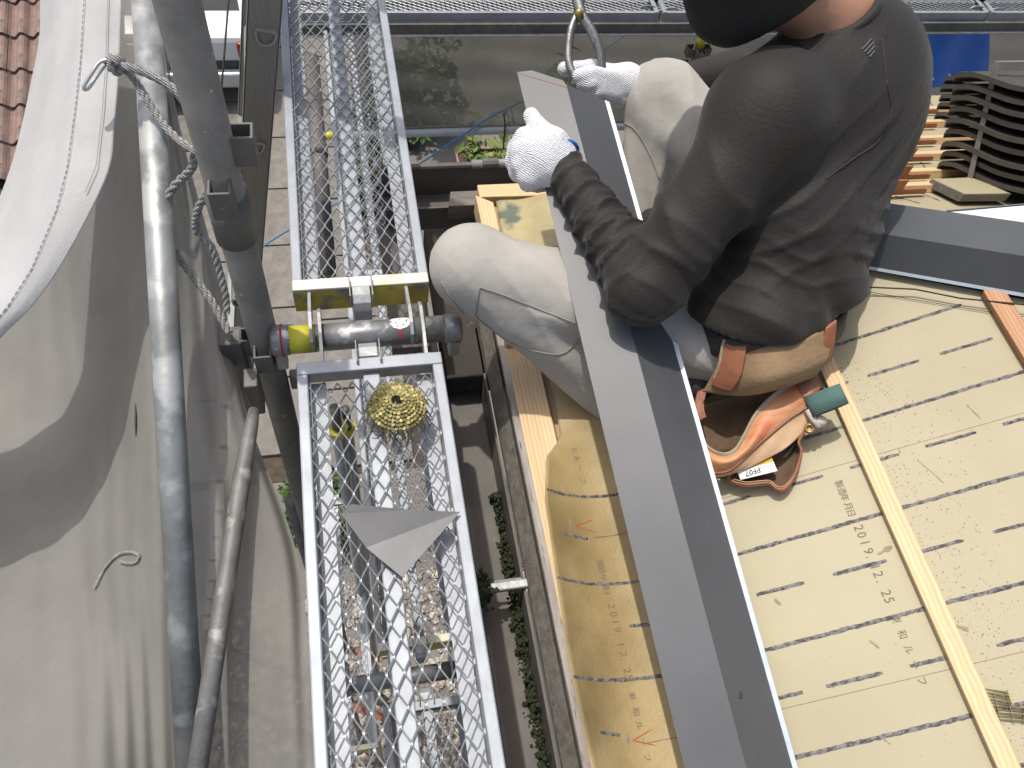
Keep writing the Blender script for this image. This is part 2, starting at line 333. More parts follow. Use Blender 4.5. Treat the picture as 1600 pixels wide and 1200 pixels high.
# signed-distance modelling: surface nets over a numpy grid
def surf_net(F, lo, hi, h):
    lo = np.array(lo, float); hi = np.array(hi, float); n = np.ceil((hi-lo)/h).astype(int)+1
    ax = [lo[k]+h*np.arange(n[k], dtype=np.float32) for k in range(3)]
    X, Y, Z = np.meshgrid(*ax, indexing='ij')
    V = F(np.stack([X, Y, Z], -1).astype(np.float32)).astype(np.float32)
    ins = V < 0
    cs = [(a, b, c) for a in (0, 1) for b in (0, 1) for c in (0, 1)]
    sl = lambda o: tuple(slice(o[k], n[k]-1+o[k]) for k in range(3))
    cnt = sum(ins[sl(o)].astype(np.int8) for o in cs)
    idx = np.argwhere((cnt > 0) & (cnt < 8))
    vid = -np.ones(tuple(n-1), int); vid[tuple(idx.T)] = np.arange(len(idx))
    acc = np.zeros((len(idx), 3)); num = np.zeros(len(idx))
    for i, a in enumerate(cs):
        for b in cs[i+1:]:
            if sum(abs(a[k]-b[k]) for k in range(3)) != 1: continue
            va = V[tuple((idx+a).T)]; vb = V[tuple((idx+b).T)]; m = (va < 0) != (vb < 0)
            t = np.where(m, va/np.where(m, va-vb, 1), 0)
            p = np.array(a)+(np.array(b)-np.array(a))*t[:, None]
            acc += np.where(m[:, None], p, 0); num += m
    P = lo+h*(idx+acc/num[:, None])
    Fc = []
    for k in range(3):
        d = [0, 0, 0]; d[k] = 1; u, v = (k+1) % 3, (k+2) % 3
        A = ins[tuple(slice(0, n[j]-1) if j == k else slice(1, n[j]-1) for j in range(3))]
        B = ins[tuple(slice(1, n[j]) if j == k else slice(1, n[j]-1) for j in range(3))]
        e = np.argwhere(A != B); 
        if not len(e): continue
        fl = A[tuple(e.T)]
        base = e.copy(); base[:, u] += 1; base[:, v] += 1
        eu = np.zeros(3, int); eu[u] = 1; ev = np.zeros(3, int); ev[v] = 1
        q = [vid[tuple((base-s*eu-t*ev).T)] for s, t in ((1, 1), (0, 1), (0, 0), (1, 0))]
        q = np.stack(q, 1); q[~fl] = q[~fl][:, ::-1]; Fc.append(q)
    return P, np.concatenate(Fc)
def sdf_object(name, F, lo, hi, h, m, parent=None, smooth_it=1):
    P, Q = surf_net(F, lo, hi, h)
    me = bpy.data.meshes.new(name); me.from_pydata(P.tolist(), [], Q.tolist()); me.update()
    o = link(name, me, m, parent, smooth=True)
    if smooth_it:
        s = o.modifiers.new('smooth', 'SMOOTH'); s.factor = .5; s.iterations = smooth_it
    return o
def cone(X, a, b, ra, rb):
    a = np.array(a, np.float32); b = np.array(b, np.float32); d = b-a
    t = np.clip(((X-a)@d)/d.dot(d), 0, 1); return np.linalg.norm(X-a-t[..., None]*d, axis=-1)-(ra+(rb-ra)*t), t
def ell(X, c, R, r):
    q = (X-np.array(c, np.float32))@np.array(R, np.float32).T
    r = np.array(r, np.float32); k = np.linalg.norm(q/r, axis=-1); k2 = np.linalg.norm(q/(r*r), axis=-1)
    return k*(k-1)/np.maximum(k2, 1e-6)
def smin(a, b, k):
    h = np.clip(.5+.5*(b-a)/k, 0, 1); return b+(a-b)*h-k*h*(1-h)
def unit(v): v = np.array(v, float); return v/np.linalg.norm(v)
def bvh_of(o):
    dg = bpy.context.evaluated_depsgraph_get(); dg.update(); return BVHTree.FromObject(o, dg)
def drape(bvh, o, pts, lift=0.001, n=None):
    """points of a seam: the nearest outer surface along the line of sight from where the photographer stood"""
    if n: pts = crom([(a, b, 0) for a, b in pts], n)[:, :2]
    out = []; off = np.array(o.matrix_world.translation)
    for a, b in pts:
        v = ray(a, b); h = bvh.ray_cast(Vector(CAM-off), Vector(v))
        if h[0] is not None:
            out.append(np.array(h[0])+off+np.array(h[1])*(lift if h[1].dot(Vector(v)) < 0 else -lift))
    return out

# ================================================================== THE SETTING
g = MB(); g.add([(-150, -150, GZ), (150, -150, GZ), (150, 150, GZ), (-150, 150, GZ)], [(0, 1, 2, 3)])
tag(g.build('ground', 'concrete'), 'grey brown concrete ground around the house', None, kind='structure')

# slabs of the path beside the house, each its own piece
path = MB(); path.box((-2.0, 3.4, GZ+.004), (.6, 11.5, GZ+.012))
path = path.build('path', 'soil'); tag(path, 'path of worn concrete slabs', None, kind='structure')
slab = MB(); slab.box((-.395, -.43, 0), (.395, .43, .04)); sm = bpy.data.meshes.new('slab'); sm.from_pydata(slab.v, [], slab.f)
for i in range(3):
    for j in range(9):
        o = link('slab', sm, 'paver', path, bevel=.006)
        o.location = (-1.55+.81*i+random.uniform(-.004, .004), 3.9+.88*j+.2*(i % 2), GZ+.012); o.rotation_euler.z = random.uniform(-.008, .008)

# gravel under the lower scaffold: far too many to count
gb = MB(); ico = None
bm = bmesh.new(); bmesh.ops.create_icosphere(bm, subdivisions=1, radius=1.0)
iv = np.array([v.co[:] for v in bm.verts]); iff = [tuple(v.index for v in f.verts) for f in bm.faces]; bm.free()
for k in range(5200):
    x = random.uniform(-1.5, 1.5); y = random.uniform(-1.1, 2.35)
    r = random.choice((.012, .016, .02, .02, .028, .04)); s = np.array([r*random.uniform(.8, 1.4), r*random.uniform(.7, 1.1), r*random.uniform(.5, .9)])
    a = random.uniform(0, 6.3); R = np.array([[math.cos(a), -math.sin(a), 0], [math.sin(a), math.cos(a), 0], [0, 0, 1]])
    gb.add((iv*s*(1+.15*RNG.standard_normal((12 if len(iv) == 12 else len(iv), 1))))@R.T+np.array([x, y, GZ+.006+r*.3]), iff)
gm = gb.build('gravel', 'gravel', kind='stuff'); tag(gm, 'pale mixed gravel on the ground under the scaffold', 'gravel', kind='stuff')

# leaves
LEAF = [(-.5, 0, 0), (-.15, .24, .05), (.5, 0, 0), (-.15, -.24, .05)]
def foliage(name, c, r, n, size, m, parent):
    b = MB(); c = np.array(c); r = np.array(r); L = np.array(LEAF)
    lumps = [(RNG.uniform(-.75, .75, 3), RNG.uniform(.25, .5)) for _ in range(14)]
    for k in range(n):
        lc, lr = lumps[k % 14]; p = RNG.standard_normal(3); p = lc+p/np.linalg.norm(p)*lr*RNG.uniform(.4, 1.05)
        q = Matrix.Rotation(RNG.uniform(0, 6.28), 3, 'Z') @ Matrix.Rotation(RNG.uniform(-.9, .9), 3, 'X') @ Matrix.Rotation(RNG.uniform(-.9, .9), 3, 'Y')
        s = size*RNG.uniform(.6, 1.3); v = (L*s)@np.array(q).T+c+p*r
        v[:, 2] = np.maximum(v[:, 2], GZ+.02); b.add(v, [(0, 1, 2), (0, 2, 3)])
    return b.build(name, m, parent, kind='stuff')
def bush(label, c, r, n, size, m, group=None):
    t = thing('garden_bush', label, 'bush', (c[0], c[1], GZ), group)
    b = MB()
    for k in range(6):
        a = k*1.05; b.tube([(c[0], c[1], GZ), (c[0]+.35*r[0]*math.cos(a), c[1]+.35*r[1]*math.sin(a), c[2]), (c[0]+.6*r[0]*math.cos(a), c[1]+.6*r[1]*math.sin(a), c[2]+.5*r[2])], [.02, .012, .005], 5)
    b.build('stem', 'twig', t); foliage('foliage', c, r, n, size, m, t)
    return t
bush('dark green leafy bush standing behind the horizontal pipe', (.95, 8.3, -.35), (.75, .6, .7), 1500, .15, 'leaf')
bush('narrow dark green bush beside the wooden stakes', (.35, 6.7, -.45), (.4, .4, .55), 700, .12, 'leaf')
bush('light green bush dimly seen through the grey back net', (2.2, 6.6, -.2), (.9, .9, .9), 1100, .14, 'leaf2')
bush('yellow green bush seen through the net beside the blue tarpaulin', (6.0, 7.0, .3), (1.2, .8, 1.2), 1000, .16, 'leaf2')
bush('small green shrub on the ground beneath the mesh planks', (-.42, 2.95, -.55), (.35, .4, .45), 800, .10, 'leaf')
# planters
def planter(label, c, ang, w_, d_, plants):
    t = thing('planter', label, 'planter', (c[0], c[1], GZ), 'terracotta planters on the ground')
    ca, sa = math.cos(ang), math.sin(ang)
    def T(x, y, z): return (c[0]+ca*x-sa*y, c[1]+sa*x+ca*y, GZ+z)
    b = MB(); h = .2; k = .82
    outer = [(-w_/2, -d_/2), (w_/2, -d_/2), (w_/2, d_/2), (-w_/2, d_/2)]; th = .035
    inner = [(x-math.copysign(th, x), y-math.copysign(th, y)) for x, y in outer]
    V = [T(x*k, y*k, .01) for x, y in outer]+[T(x, y, h) for x, y in outer]+[T(x, y, h) for x, y in inner]+[T(x, y, h-.06) for x, y in inner]
    F = [(3, 2, 1, 0)]
    for a in range(4):
        n = (a+1) % 4; F += [(a, n, 4+n, 4+a), (4+a, 4+n, 8+n, 8+a), (8+a, 8+n, 12+n, 12+a)]
    b.add(V, F); b.build('planter_box', 'planter', t, bevel=.012)
    s = MB(); s.add([T(x, y, h-.05) for x, y in inner], [(0, 1, 2, 3)]); s.build('soil', 'soil', t)
    if plants: foliage('plants', T(0, 0, h+.06), (w_*.4, d_*.5, .14), 260, .09, 'leaf2', t)
    return t
planter('terracotta planter box growing low green plants behind the pipe', (1.85, 7.4), .0, .85, .42, True)
planter('empty reddish planter box standing askew under the far mesh plank', (.42, 5.95), -.9, .75, .30, False)
# stakes beside the narrow bush
for k, (sx, sy) in enumerate(((.02, 6.5), (.14, 6.45), (.27, 6.55))):
    b = MB(); b.box((sx-.035, sy-.012, GZ), (sx+.035, sy+.012, .05+.05*k)); o = b.build('wooden_stake', 'pine', bevel=.003)
    tag(o, ['shortest pale wooden stake in the ground by the narrow bush', 'middle pale wooden stake between two others by the narrow bush', 'tallest pale wooden stake in the ground by the narrow bush'][k], 'stake', 'wooden stakes by the bush')
# iron fence below
t = thing('iron_fence', 'small dark iron fence with upright bars on the ground below', 'fence', (-.5, 3.6, GZ))
for x in np.arange(-.62, -.2, .075):
    b = MB(); b.tube([(x, 3.5, GZ), (x, 3.5, -.3)], .011, 6); b.build('bar', 'ironfence', t)
b = MB(); b.box((-.66, 3.48, -.42), (-.2, 3.52, -.38)); b.build('rail', 'ironfence', t)

# ---- neighbour's low tiled roof
nh = thing('neighbour_shed', 'low neighbouring shed with weathered brown clay tile roof', 'shed', (-3.6, 7.6, GZ))
b = MB(); b.box((-5.9, 6.2, GZ), (-2.9, 10.2, .35)); b.build('wall', 'wall', nh)
RZ0, RS = .42, .32
def nroof(x, y): return RZ0+RS*(y-6.0)
b = MB(); b.hexa([(-6.1, 6.0, nroof(0, 6)-.12), (-2.62, 6.0, nroof(0, 6)-.12), (-2.62, 10.4, nroof(0, 10.4)-.12), (-6.1, 10.4, nroof(0, 10.4)-.12),
                  (-6.1, 6.0, nroof(0, 6)-.03), (-2.62, 6.0, nroof(0, 6)-.03), (-2.62, 10.4, nroof(0, 10.4)-.03), (-6.1, 10.4, nroof(0, 10.4)-.03)])
rf = b.build('roof', 'darkroof', nh)
tw, tl = .165, .36
tv = []; tf = []
prof = [(x, .035*math.sin(x/tw*2*math.pi)+.012) for x in np.linspace(-tw/2, tw/2, 9)]
for (x, z) in prof: tv += [(x, 0, z+.03), (x, tl*1.06, z), (x, 0, z+.012)]
for i in range(8): tf += [(3*i, 3*i+3, 3*i+4, 3*i+1), (3*i+2, 3*i+5, 3*i+3, 3*i)]
tm = bpy.data.meshes.new('clay_tile'); tm.from_pydata(tv, [], tf)
for j in range(10):
    for i in range(7):
        o = link('clay_tile', tm, 'clay', rf, smooth=False)
        y = 6.0+j*tl; o.location = (-2.70-i*tw+random.uniform(-.004, .004), y, nroof(0, y)); o.rotation_euler.x = math.atan(RS)+random.uniform(-.01, .01)
b = MB(); b.box((-6.1, 5.88, nroof(0, 6)-.22), (-2.6, 5.995, nroof(0, 6)-.06)); b.build('gutter', 'darkroof', nh)

# ---- white car
cr = thing('parked_car', 'white parked car seen from behind past the ladder', 'car', (-1.6, 11.3, GZ))
cx = -1.58
def prof_box(name, prof, x0, x1, m, parent, inset=0.0, bevel=.03):
    b = MB(); n = len(prof)
    V = [(x0+(inset if z > 0 else 0), y, z) for y, z in prof]+[(x1-(inset if z > 0 else 0), y, z) for y, z in prof]
    b.add(V, [tuple(range(n)), tuple(range(n, 2*n))[::-1]]+[(i, n+i, n+(i+1) % n, (i+1) % n) for i in range(n)])
    return b.build(name, m, parent, bevel=bevel)
Y0 = 8.72
prof_box('body', [(Y0, GZ+.55), (Y0+.02, GZ+.95), (Y0+.30, GZ+1.05), (Y0+.95, GZ+1.45), (Y0+2.1, GZ+1.5), (Y0+2.8, GZ+1.02), (Y0+3.7, GZ+.85), (Y0+3.8, GZ+.4), (Y0+3.7, GZ+.28), (Y0+.1, GZ+.28)], cx-.74, cx+.74, 'carwhite', cr, 0, .06)
b = MB(); b.hexa([(cx-.60, Y0+.36, GZ+1.07), (cx+.60, Y0+.36, GZ+1.07), (cx+.52, Y0+.92, GZ+1.435), (cx-.52, Y0+.92, GZ+1.435),
                  (cx-.60, Y0+.35, GZ+1.085), (cx+.60, Y0+.35, GZ+1.085), (cx+.52, Y0+.91, GZ+1.45), (cx-.52, Y0+.91, GZ+1.45)]); b.build('rear_window', 'glass', cr)
b = MB(); b.box((cx-.76, Y0-.10, GZ+.34), (cx+.76, Y0+.10, GZ+.55)); b.build('bumper', 'chrome', cr, bevel=.03)
b = MB(); b.box((cx-.72, Y0-.012, GZ+.55), (cx+.72, Y0+.02, GZ+.66)); b.build('rear_trim', 'glass', cr)
b = MB(); b.box((cx-.17, Y0-.12, GZ+.37), (cx+.17, Y0-.102, GZ+.53)); pl = b.build('number_plate', 'plate', cr)
tm_ = text_mesh('5 22', .12, .002); tm_.materials.clear(); o = link('plate_number', tm_, 'black', pl); o.location = (cx-.12, Y0-.125, GZ+.405); o.rotation_euler.x = math.pi/2
for s in (-1, 1):
    b = MB(); b.box((cx+s*.62-.09, Y0-.02, GZ+.68), (cx+s*.62+.09, Y0+.05, GZ+.9)); b.build('tail_light', 'lamp', cr, bevel=.02)
    for yy in (Y0+.75, Y0+3.05):
        b = MB(); b.tube([(cx+s*.60, yy, GZ+.29), (cx+s*.76, yy, GZ+.29)], .29, 20); wh = b.build('wheel', 'tyre', cr)
        b = MB(); b.tube([(cx+s*.765, yy, GZ+.29), (cx+s*.77, yy, GZ+.29)], .18, 16); b.build('rim', 'chrome', wh)

# ================================================================== THE HOUSE AND ITS ROOF
XW, YF = 1.15, 2.25       # the wing's left side, and its far eave
XR = 4.0; YN = -2.2
house = thing('house', 'house with stripped hip roof being covered anew', 'house', (2.2, .2, GZ))
b = MB(); b.box((.62, YN+.1, GZ), (XR, .95, 4.45)); b.build('wall', 'wall', house)
b = MB(); b.box((1.45, .95, GZ), (XR, YF-.35, 4.05)); b.build('wall', 'wall', house)
hipx = lambda y: XE-(y-Y1)*SB/SA
def slabpoly(name, pts, zf, th, m, parent):
    n = len(pts); T = [(x, y, zf(x, y)) for x, y in pts]; B = [(x, y, zf(x, y)-th) for x, y in pts]
    b = MB(); b.add(T+B, [tuple(range(n)), tuple(range(n, 2*n))[::-1]]+[(i, n+i, n+(i+1) % n, (i+1) % n) for i in range(n)])
    return b.build(name, m, parent)
yh = Y1-(XR-XE)*SA/SB
slabpoly('roof_deck', [(XE+.01, YN), (XR, YN), (XR, yh), (XE+.01, Y1-.01)], lambda x, y: zA(x)-.012, .05, 'deck', house)
slabpoly('roof_deck', [(XE+.02, Y1-.012), (XR, yh+.002), (XR, YF), (XW, YF), (XW, Y1-.0)], lambda x, y: zB(y)-.012, .05, 'deck', house)
b = MB(); b.box((.305, YN, 4.50), (.335, Y1-.03, 4.685)); b.build('fascia', 'soot', house)
b = MB(); b.box((.305, Y1-.03, 4.50), (XW, Y1, 4.66)); b.build('fascia', 'soot', house)
b = MB(); b.box((XW, Y1, 4.0), (XW+.03, YF, 4.28)); b.build('fascia', 'soot', house)
b = MB(); b.box((XW, YF-.03, 3.9), (XR, YF, 4.13)); b.build('fascia', 'soot', house)
# starter board along the left eave, nailed over the deck edge
def slope_board(name, x0, x1, y0, y1, off, th, m, parent):
    b = MB(); b.hexa([(x0, y0, zA(x0)+off), (x1, y0, zA(x1)+off), (x1, y1, zA(x1)+off), (x0, y1, zA(x0)+off),
                      (x0-th*SA, y0, zA(x0)+off+th), (x1-th*SA, y0, zA(x1)+off+th), (x1-th*SA, y1, zA(x1)+off+th), (x0-th*SA, y1, zA(x0)+off+th)])
    return b.build(name, m, parent, bevel=.0015)
slope_board('starter_board', .298, .352, YN, .86, -.008, .015, 'pine', house)
b = MB(); b.hexa([(.283, YN, 4.690), (.297, YN, 4.690), (.297, 1.0, 4.690), (.283, 1.0, 4.690), (.280, YN, 4.748), (.296, YN, 4.756), (.296, 1.0, 4.756), (.280, 1.0, 4.748)])
b.build('drip_edge', 'lip', house, bevel=.002)
b = MB(); b.hexa([(.262, YN, 4.672), (.276, YN, 4.684), (.276, 1.0, 4.684), (.262, 1.0, 4.672), (.262, YN, 4.69), (.277, YN, 4.738), (.277, 1.0, 4.738), (.262, 1.0, 4.69)])
b.build('drip_edge', 'fasciagrey', house)
# battens
slope_board('batten', .778, .803, YN, .735, .003, .016, 'pine', house)
slope_board('batten', 1.042, 1.070, YN, .668, .003, .018, 'cedar', house)
# corner timbers
b = MB(); p = [(.292, .86, 4.765), (.325, .86, 4.778), (.325, 1.225, 4.778), (.292, 1.262, 4.765)]
b.hexa([(x, y, z-.04) for x, y, z in p]+[(x, y, z+.012) for x, y, z in p]); b.build('corner_board', 'pine', house, bevel=.0015)
b = MB(); p = [(.300, 1.252, 4.735), (1.10, 1.235, 4.735), (1.10, 1.290, 4.735), (.300, 1.290, 4.735)]
b.hexa(p+[(x, y, z+.045) for x, y, z in p]); b.build('corner_board', 'pinex', house, bevel=.0015)
b = MB(); b.hexa([(.235, 1.275, 4.69), (1.1, 1.275, 4.69), (1.1, 1.315, 4.69), (.245, 1.315, 4.69), (.235, 1.27, 4.738), (1.1, 1.27, 4.738), (1.1, 1.315, 4.738), (.245, 1.315, 4.738)])
b.build('eave_board', 'fasciagrey', house, bevel=.002)
b = MB(); b.box((.18, .86, 4.60), (.288, 1.27, 4.668)); b.build('eave_timber', 'soot', house, bevel=.004)

# ---- gutters
gt = thing('rain_gutter', 'dark box rain gutter along the eave beside the mesh planks', 'gutter', (.21, -.5, 4.6))
def gut(x0, x1, y0, y1, zf, zo, zi, th, along):
    b = MB()
    if along == 'Y':
        b.box((x0, y0, zf-th), (x1, y1, zf)); b.box((x0-th, y0, zf-th), (x0, y1, zo)); b.box((x1, y0, zf-th), (x1+th, y1, zi))
        b.tube([(x0-th, y0, zo), (x0-th, y1, zo)], .006, 8)
    else:
        b.box((x0, y0, zf-th), (x1, y1, zf)); b.box((x0, y0-th, zf-th), (x1, y0, zi)); b.box((x0, y1, zf-th), (x1, y1+th, zo))
        b.tube([(x0, y1+th, zo), (x1, y1+th, zo)], .008, 8)
    return b
gut(.168, .256, YN, .98, 4.585, 4.672, 4.668, .004, 'Y').build('trough', 'gutter', gt)
ms = MB()
for k in range(2600):
    y = random.uniform(-.6, .62); s = random.uniform(.0015, .0042)*(1+.5*math.sin(y*37)*math.sin(y*91))
    ms.add(iv*np.array([s, s, s*.8])+np.array([.251-abs(random.gauss(0, .006)), y, 4.588+abs(random.gauss(0, .022))]), iff)
ms.build('moss', 'moss', gt, kind='stuff')
gbk = MB(); gbk.box((.170, .405, 4.668), (.283, .421, 4.682)); gbk.box((.176, .425, 4.655), (.272, .430, 4.664))
gbk.build('bracket', 'galv_old', gt, bevel=.003)
ms = MB()
for k in range(260):
    p = RNG.standard_normal(3)*np.array([.008, .012, .008]); s = random.uniform(.003, .006); ms.add(iv*s+np.array([.178, .412, 4.680])+p, iff)
ms.build('moss_clump', 'moss', gt, kind='stuff')
g2 = thing('rain_gutter', 'dark gutter across the far eave behind the corner boards', 'gutter', (.6, 1.4, 4.6))
gut(.10, 1.12, 1.345, 1.455, 4.59, 4.68, 4.66, .004, 'X').build('trough', 'gutter', g2)
b = MB(); b.tube([(.32, 1.459, 4.682), (1.1, 1.459, 4.682)], .011, 10); b.build('front_bead', 'galv_old', g2, smooth=True)
b = MB(); b.tube([(.345, 1.459, 4.683), (.385, 1.459, 4.683)], .0135, 10); b.build('joint_clip', 'gutter', g2)
b = MB(); b.box((.08, .99, 4.575), (.17, 1.35, 4.60)); b.build('outlet_box', 'gutter', g2)

# ---- underlay sheets
def curl(x, y):
    e = .280; u = np.clip((.450-x)/(.450-e), 0, 1.15); f = np.clip((.66-y)/.10, 0, 1); f = f*f*(3-2*f)
    return (.118*u**2.1)*f+.004+.0016*np.sin(7*y+3*x)*np.clip((.8-x)*2, 0, 1)
def zsheet(x, y): return zA(x)+curl(x, y)
def edge_x(y):
    return float(np.interp(y, [-.6, .09, .23, .37, .49, .58, .64, .70, .95], [.256, .262, .260, .272, .282, .306, .354, .358, .36]))
ys = np.concatenate([np.linspace(YN, -.6, 8), np.linspace(-.55, .92, 76)])
G = np.zeros((len(ys), 26, 3))
for j, y in enumerate(ys):
    xs = edge_x(max(y, -.6))+(.470-edge_x(max(y, -.6)))*np.linspace(0, 1, 26)
    for i, x in enumerate(xs): G[j, i] = (x, y, float(zsheet(x, y)))
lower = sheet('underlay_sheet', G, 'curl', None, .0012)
tag(lower, 'stained and shade darkened tan roofing underlay with its eave edge curling up above the gutter', 'underlay')
def topA(x): return zA(x)+.0062
b = MB()
xs = np.linspace(.458, XR-.1, 60); n = len(xs)
poly = [(.458, YN)]
V = []; F = []
ysA = np.linspace(YN, 1.25, 90)
for j, y in enumerate(ysA):
    for x in xs:
        V.append((x, min(y, Y1-(x-XE)*SA/SB), topA(x)))
for j in range(len(ysA)-1):
    for i in range(n-1):
        q = (j*n+i, j*n+i+1, (j+1)*n+i+1, (j+1)*n+i)
        if V[q[0]][1] < V[q[3]][1]-1e-6 or V[q[1]][1] < V[q[2]][1]-1e-6: F.append(q)
b.add(V, F); upper = b.build('underlay_sheet', 'under', None)
tag(upper, 'pale tan roofing underlay spread over the slope under the batten', 'underlay')
b = MB(); V = [(XE+.12, Y1-.05, 0), (XR, yh+.02, 0), (XR, YF+.01, 0), (XW-.005, YF+.01, 0), (XW-.005, Y1-.03, 0)]
b.add([(x, y, zB(y)-.004) for x, y, z in V], [tuple(range(5))]); farsheet = b.build('underlay_sheet', 'under', None)
tag(farsheet, 'cream roofing underlay on the far slope beneath the stacked tiles', 'underlay')

def mark_strip(zf, x0, y0, x1, y1, wd, name, m, parent, seg=.006, rough=.0007, th=.0016):
    """a narrow pressed strip with ragged edges lying on the sheet"""
    L_ = math.hypot(x1-x0, y1-y0); n = max(3, int(L_/seg)); dx, dy = (x1-x0)/L_, (y1-y0)/L_; V = []; F = []
    for k in range(n+1):
        s = k/n*L_; taper = min(1, min(s, L_-s)/.004+.7); a = wd*taper+random.uniform(-rough, rough); c = wd*taper+random.uniform(-rough, rough)
        px_, py_ = x0+dx*s, y0+dy*s
        for q in (-a, c):
            xx, yy = px_-dy*q, py_+dx*q; V.append((xx, yy, zf(xx, yy)+.0002))
        V.append((px_, py_, zf(px_, py_)+th))
    for k in range(n):
        i = 3*k; F += [(i, i+3, i+5, i+2), (i+2, i+5, i+4, i+1)]
    b = MB(); b.add(V, F); return b.build(name, m, parent)
zs_up = lambda x, y: topA(x); zs_lo = lambda x, y: float(zsheet(x, y))+.0006
for r, y in enumerate([.657, .512, .358, .209, .062, -.09]):
    dy = .012
    x_end = min(1.9, XE+(Y1-y)*SB/SA-.06)
    mark_strip(zs_up, .470, y-.009, x_end, y+dy*(x_end-.5), .0030, 'groove', 'groove', upper)
    if y < .62: mark_strip(zs_lo, edge_x(y)+.002, y-.014+.012, .452, y-.010, .0028, 'groove', 'groove', lower, rough=.0008)
    ym = y-.076+.0
    for k in range(9):
        xa = .515+.108*k+.03*(r % 3); xb = xa+.073+random.uniform(-.006, .006)
        if xb < min(1.5, XE+(Y1-ym)*SB/SA-.12) and ym < .64: mark_strip(zs_up, xa, ym+.012*(xa-.5), xb, ym+.012*(xb-.5), .0028, 'groove', 'groove', upper)
    if ym < .55:
        mark_strip(zs_lo, [.345, .300, .385, .290, .31, .3][r], ym, [.43, .350, .450, .325, .39, .36][r], ym-.006, .0027, 'groove', 'groove', lower, rough=.0005)
mark_strip(zs_up, .50, .446, 1.10, .452, .0005, 'pencil_line', 'pencil', upper, .05, 0, .0006)
mark_strip(zs_up, .50, .118, 1.10, .124, .0005, 'pencil_line', 'pencil', upper, .05, 0, .0006)
mark_strip(zs_lo, .36, .432, .455, .434, .0005, 'pencil_line', 'pencil', lower, .03, 0, .0006)
mark_strip(zs_lo, .36, .112, .455, .114, .0005, 'pencil_line', 'pencil', lower, .03, 0, .0006)
for (x, y) in ((.332, .452), (.345, .118)):
    for s in (-1, 1): mark_strip(zs_lo, x, y, x+.035, y+s*.011, .0008, 'red_mark', 'redink', lower, .008, .0002, .0005)
    mark_strip(zs_lo, x-.010, y-.008, x-.007, y+.010, .0030, 'smudge', 'smudge', lower, .004, .0014, .0004)
for (x, y, l, a, wd) in ((.79, .505, .035, .5, .0022), (.76, .30, .022, .3, .003), (.60, .265, .012, -1.0, .002), (.985, .335, .035, .1, .003), (.70, .175, .016, -1.1, .0018), (.81, .17, .016, -.5, .003), (.67, .05, .01, -1, .001), (.86, .40, .05, -1.2, .0009), (.95, .475, .03, -1.3, .0009)):
    mark_strip(zs_up, x-l/2*math.cos(a), y-l/2*math.sin(a), x+l/2*math.cos(a), y+l/2*math.sin(a), wd, 'smudge', 'smudge', upper, .004, wd*.7, .0003)
# sawdust and grit along the battens
gr = MB()
for k in range(900):
    x = .806+abs(random.gauss(0, .055)); y = random.uniform(-.1, .62); s = random.choice((.0004, .0005, .0007, .001))
    gr.add([(x-s, y-s, topA(x)+.0004), (x+s, y-s, topA(x)+.0004), (x+s*.6, y+s, topA(x)+.0004), (x-s*.8, y+s, topA(x)+.0004)], [(0, 1, 2, 3)])
for k in range(260):
    x = random.uniform(.48, 1.3); y = random.uniform(-.1, .66); s = random.choice((.0003, .0004, .0006))
    gr.add([(x-s, y-s, topA(x)+.0004), (x+s, y-s, topA(x)+.0004), (x+s*.6, y+s, topA(x)+.0004), (x-s*.8, y+s, topA(x)+.0004)], [(0, 1, 2, 3)])
gr.build('grit', 'smudge', upper, kind='stuff')
# printed lettering: runs down the slope's length with the tops of the letters uphill
def print_line(items, zf, x0, parent, yoff=0.0):
    for ch, y in items:
        me = text_mesh(ch, .0128 if ord(ch[0]) > 200 else .0185)
        if len(me.vertices) == 0: continue
        co = np.array([v.co[:] for v in me.vertices]); cx_ = (co[:, 0].min()+co[:, 0].max())/2
        for v, c in zip(me.vertices, co):
            X = x0+c[1]; Yw = y-(c[0]-cx_)+yoff; v.co = (X, Yw, zf(X, Yw)+.0008)
        me.materials.clear(); link('printed_character', me, 'ink', parent)
CH_ = '製造年月日:2019.12.25東和ルーフ'
PX1 = [(1304, 760), (1310, 771), (1316, 780), (1321, 793), (1327, 804), (1331, 815), (1336, 828), (1340, 839), (1345, 851), (1351, 864), (1353, 873), (1360, 889), (1367, 900), (1368, 911), (1376, 930), (1384, 940), (1396, 969), (1405, 993), (1415, 1017), (1427, 1040), (1438, 1065)]
PX2 = [(944, 879), (946, 890), (949, 901), (952, 912), (955, 922), (957, 934), (958, 946), (964, 958), (967, 970), (970, 982), (971, 990), (974, 1006), (979, 1020), (980, 1029), (983, 1047), (988, 1057), (994, 1086), (1000, 1110), (1006, 1132), (1012, 1158), (1018, 1182)]
print_line([(c, onA(*p)[1]) for c, p in zip(CH_, PX1)], zs_up, .733, upper)
print_line([(c, onA(p[0], p[1], .034)[1]) for c, p in zip(CH_, PX2)], zs_lo, .357, lower)
print_line([(c, onA(*p)[1]) for c, p in zip('和ルーフ', [(902, 709), (907, 724), (911, 741), (914, 760)])], zs_lo, .362, lower)

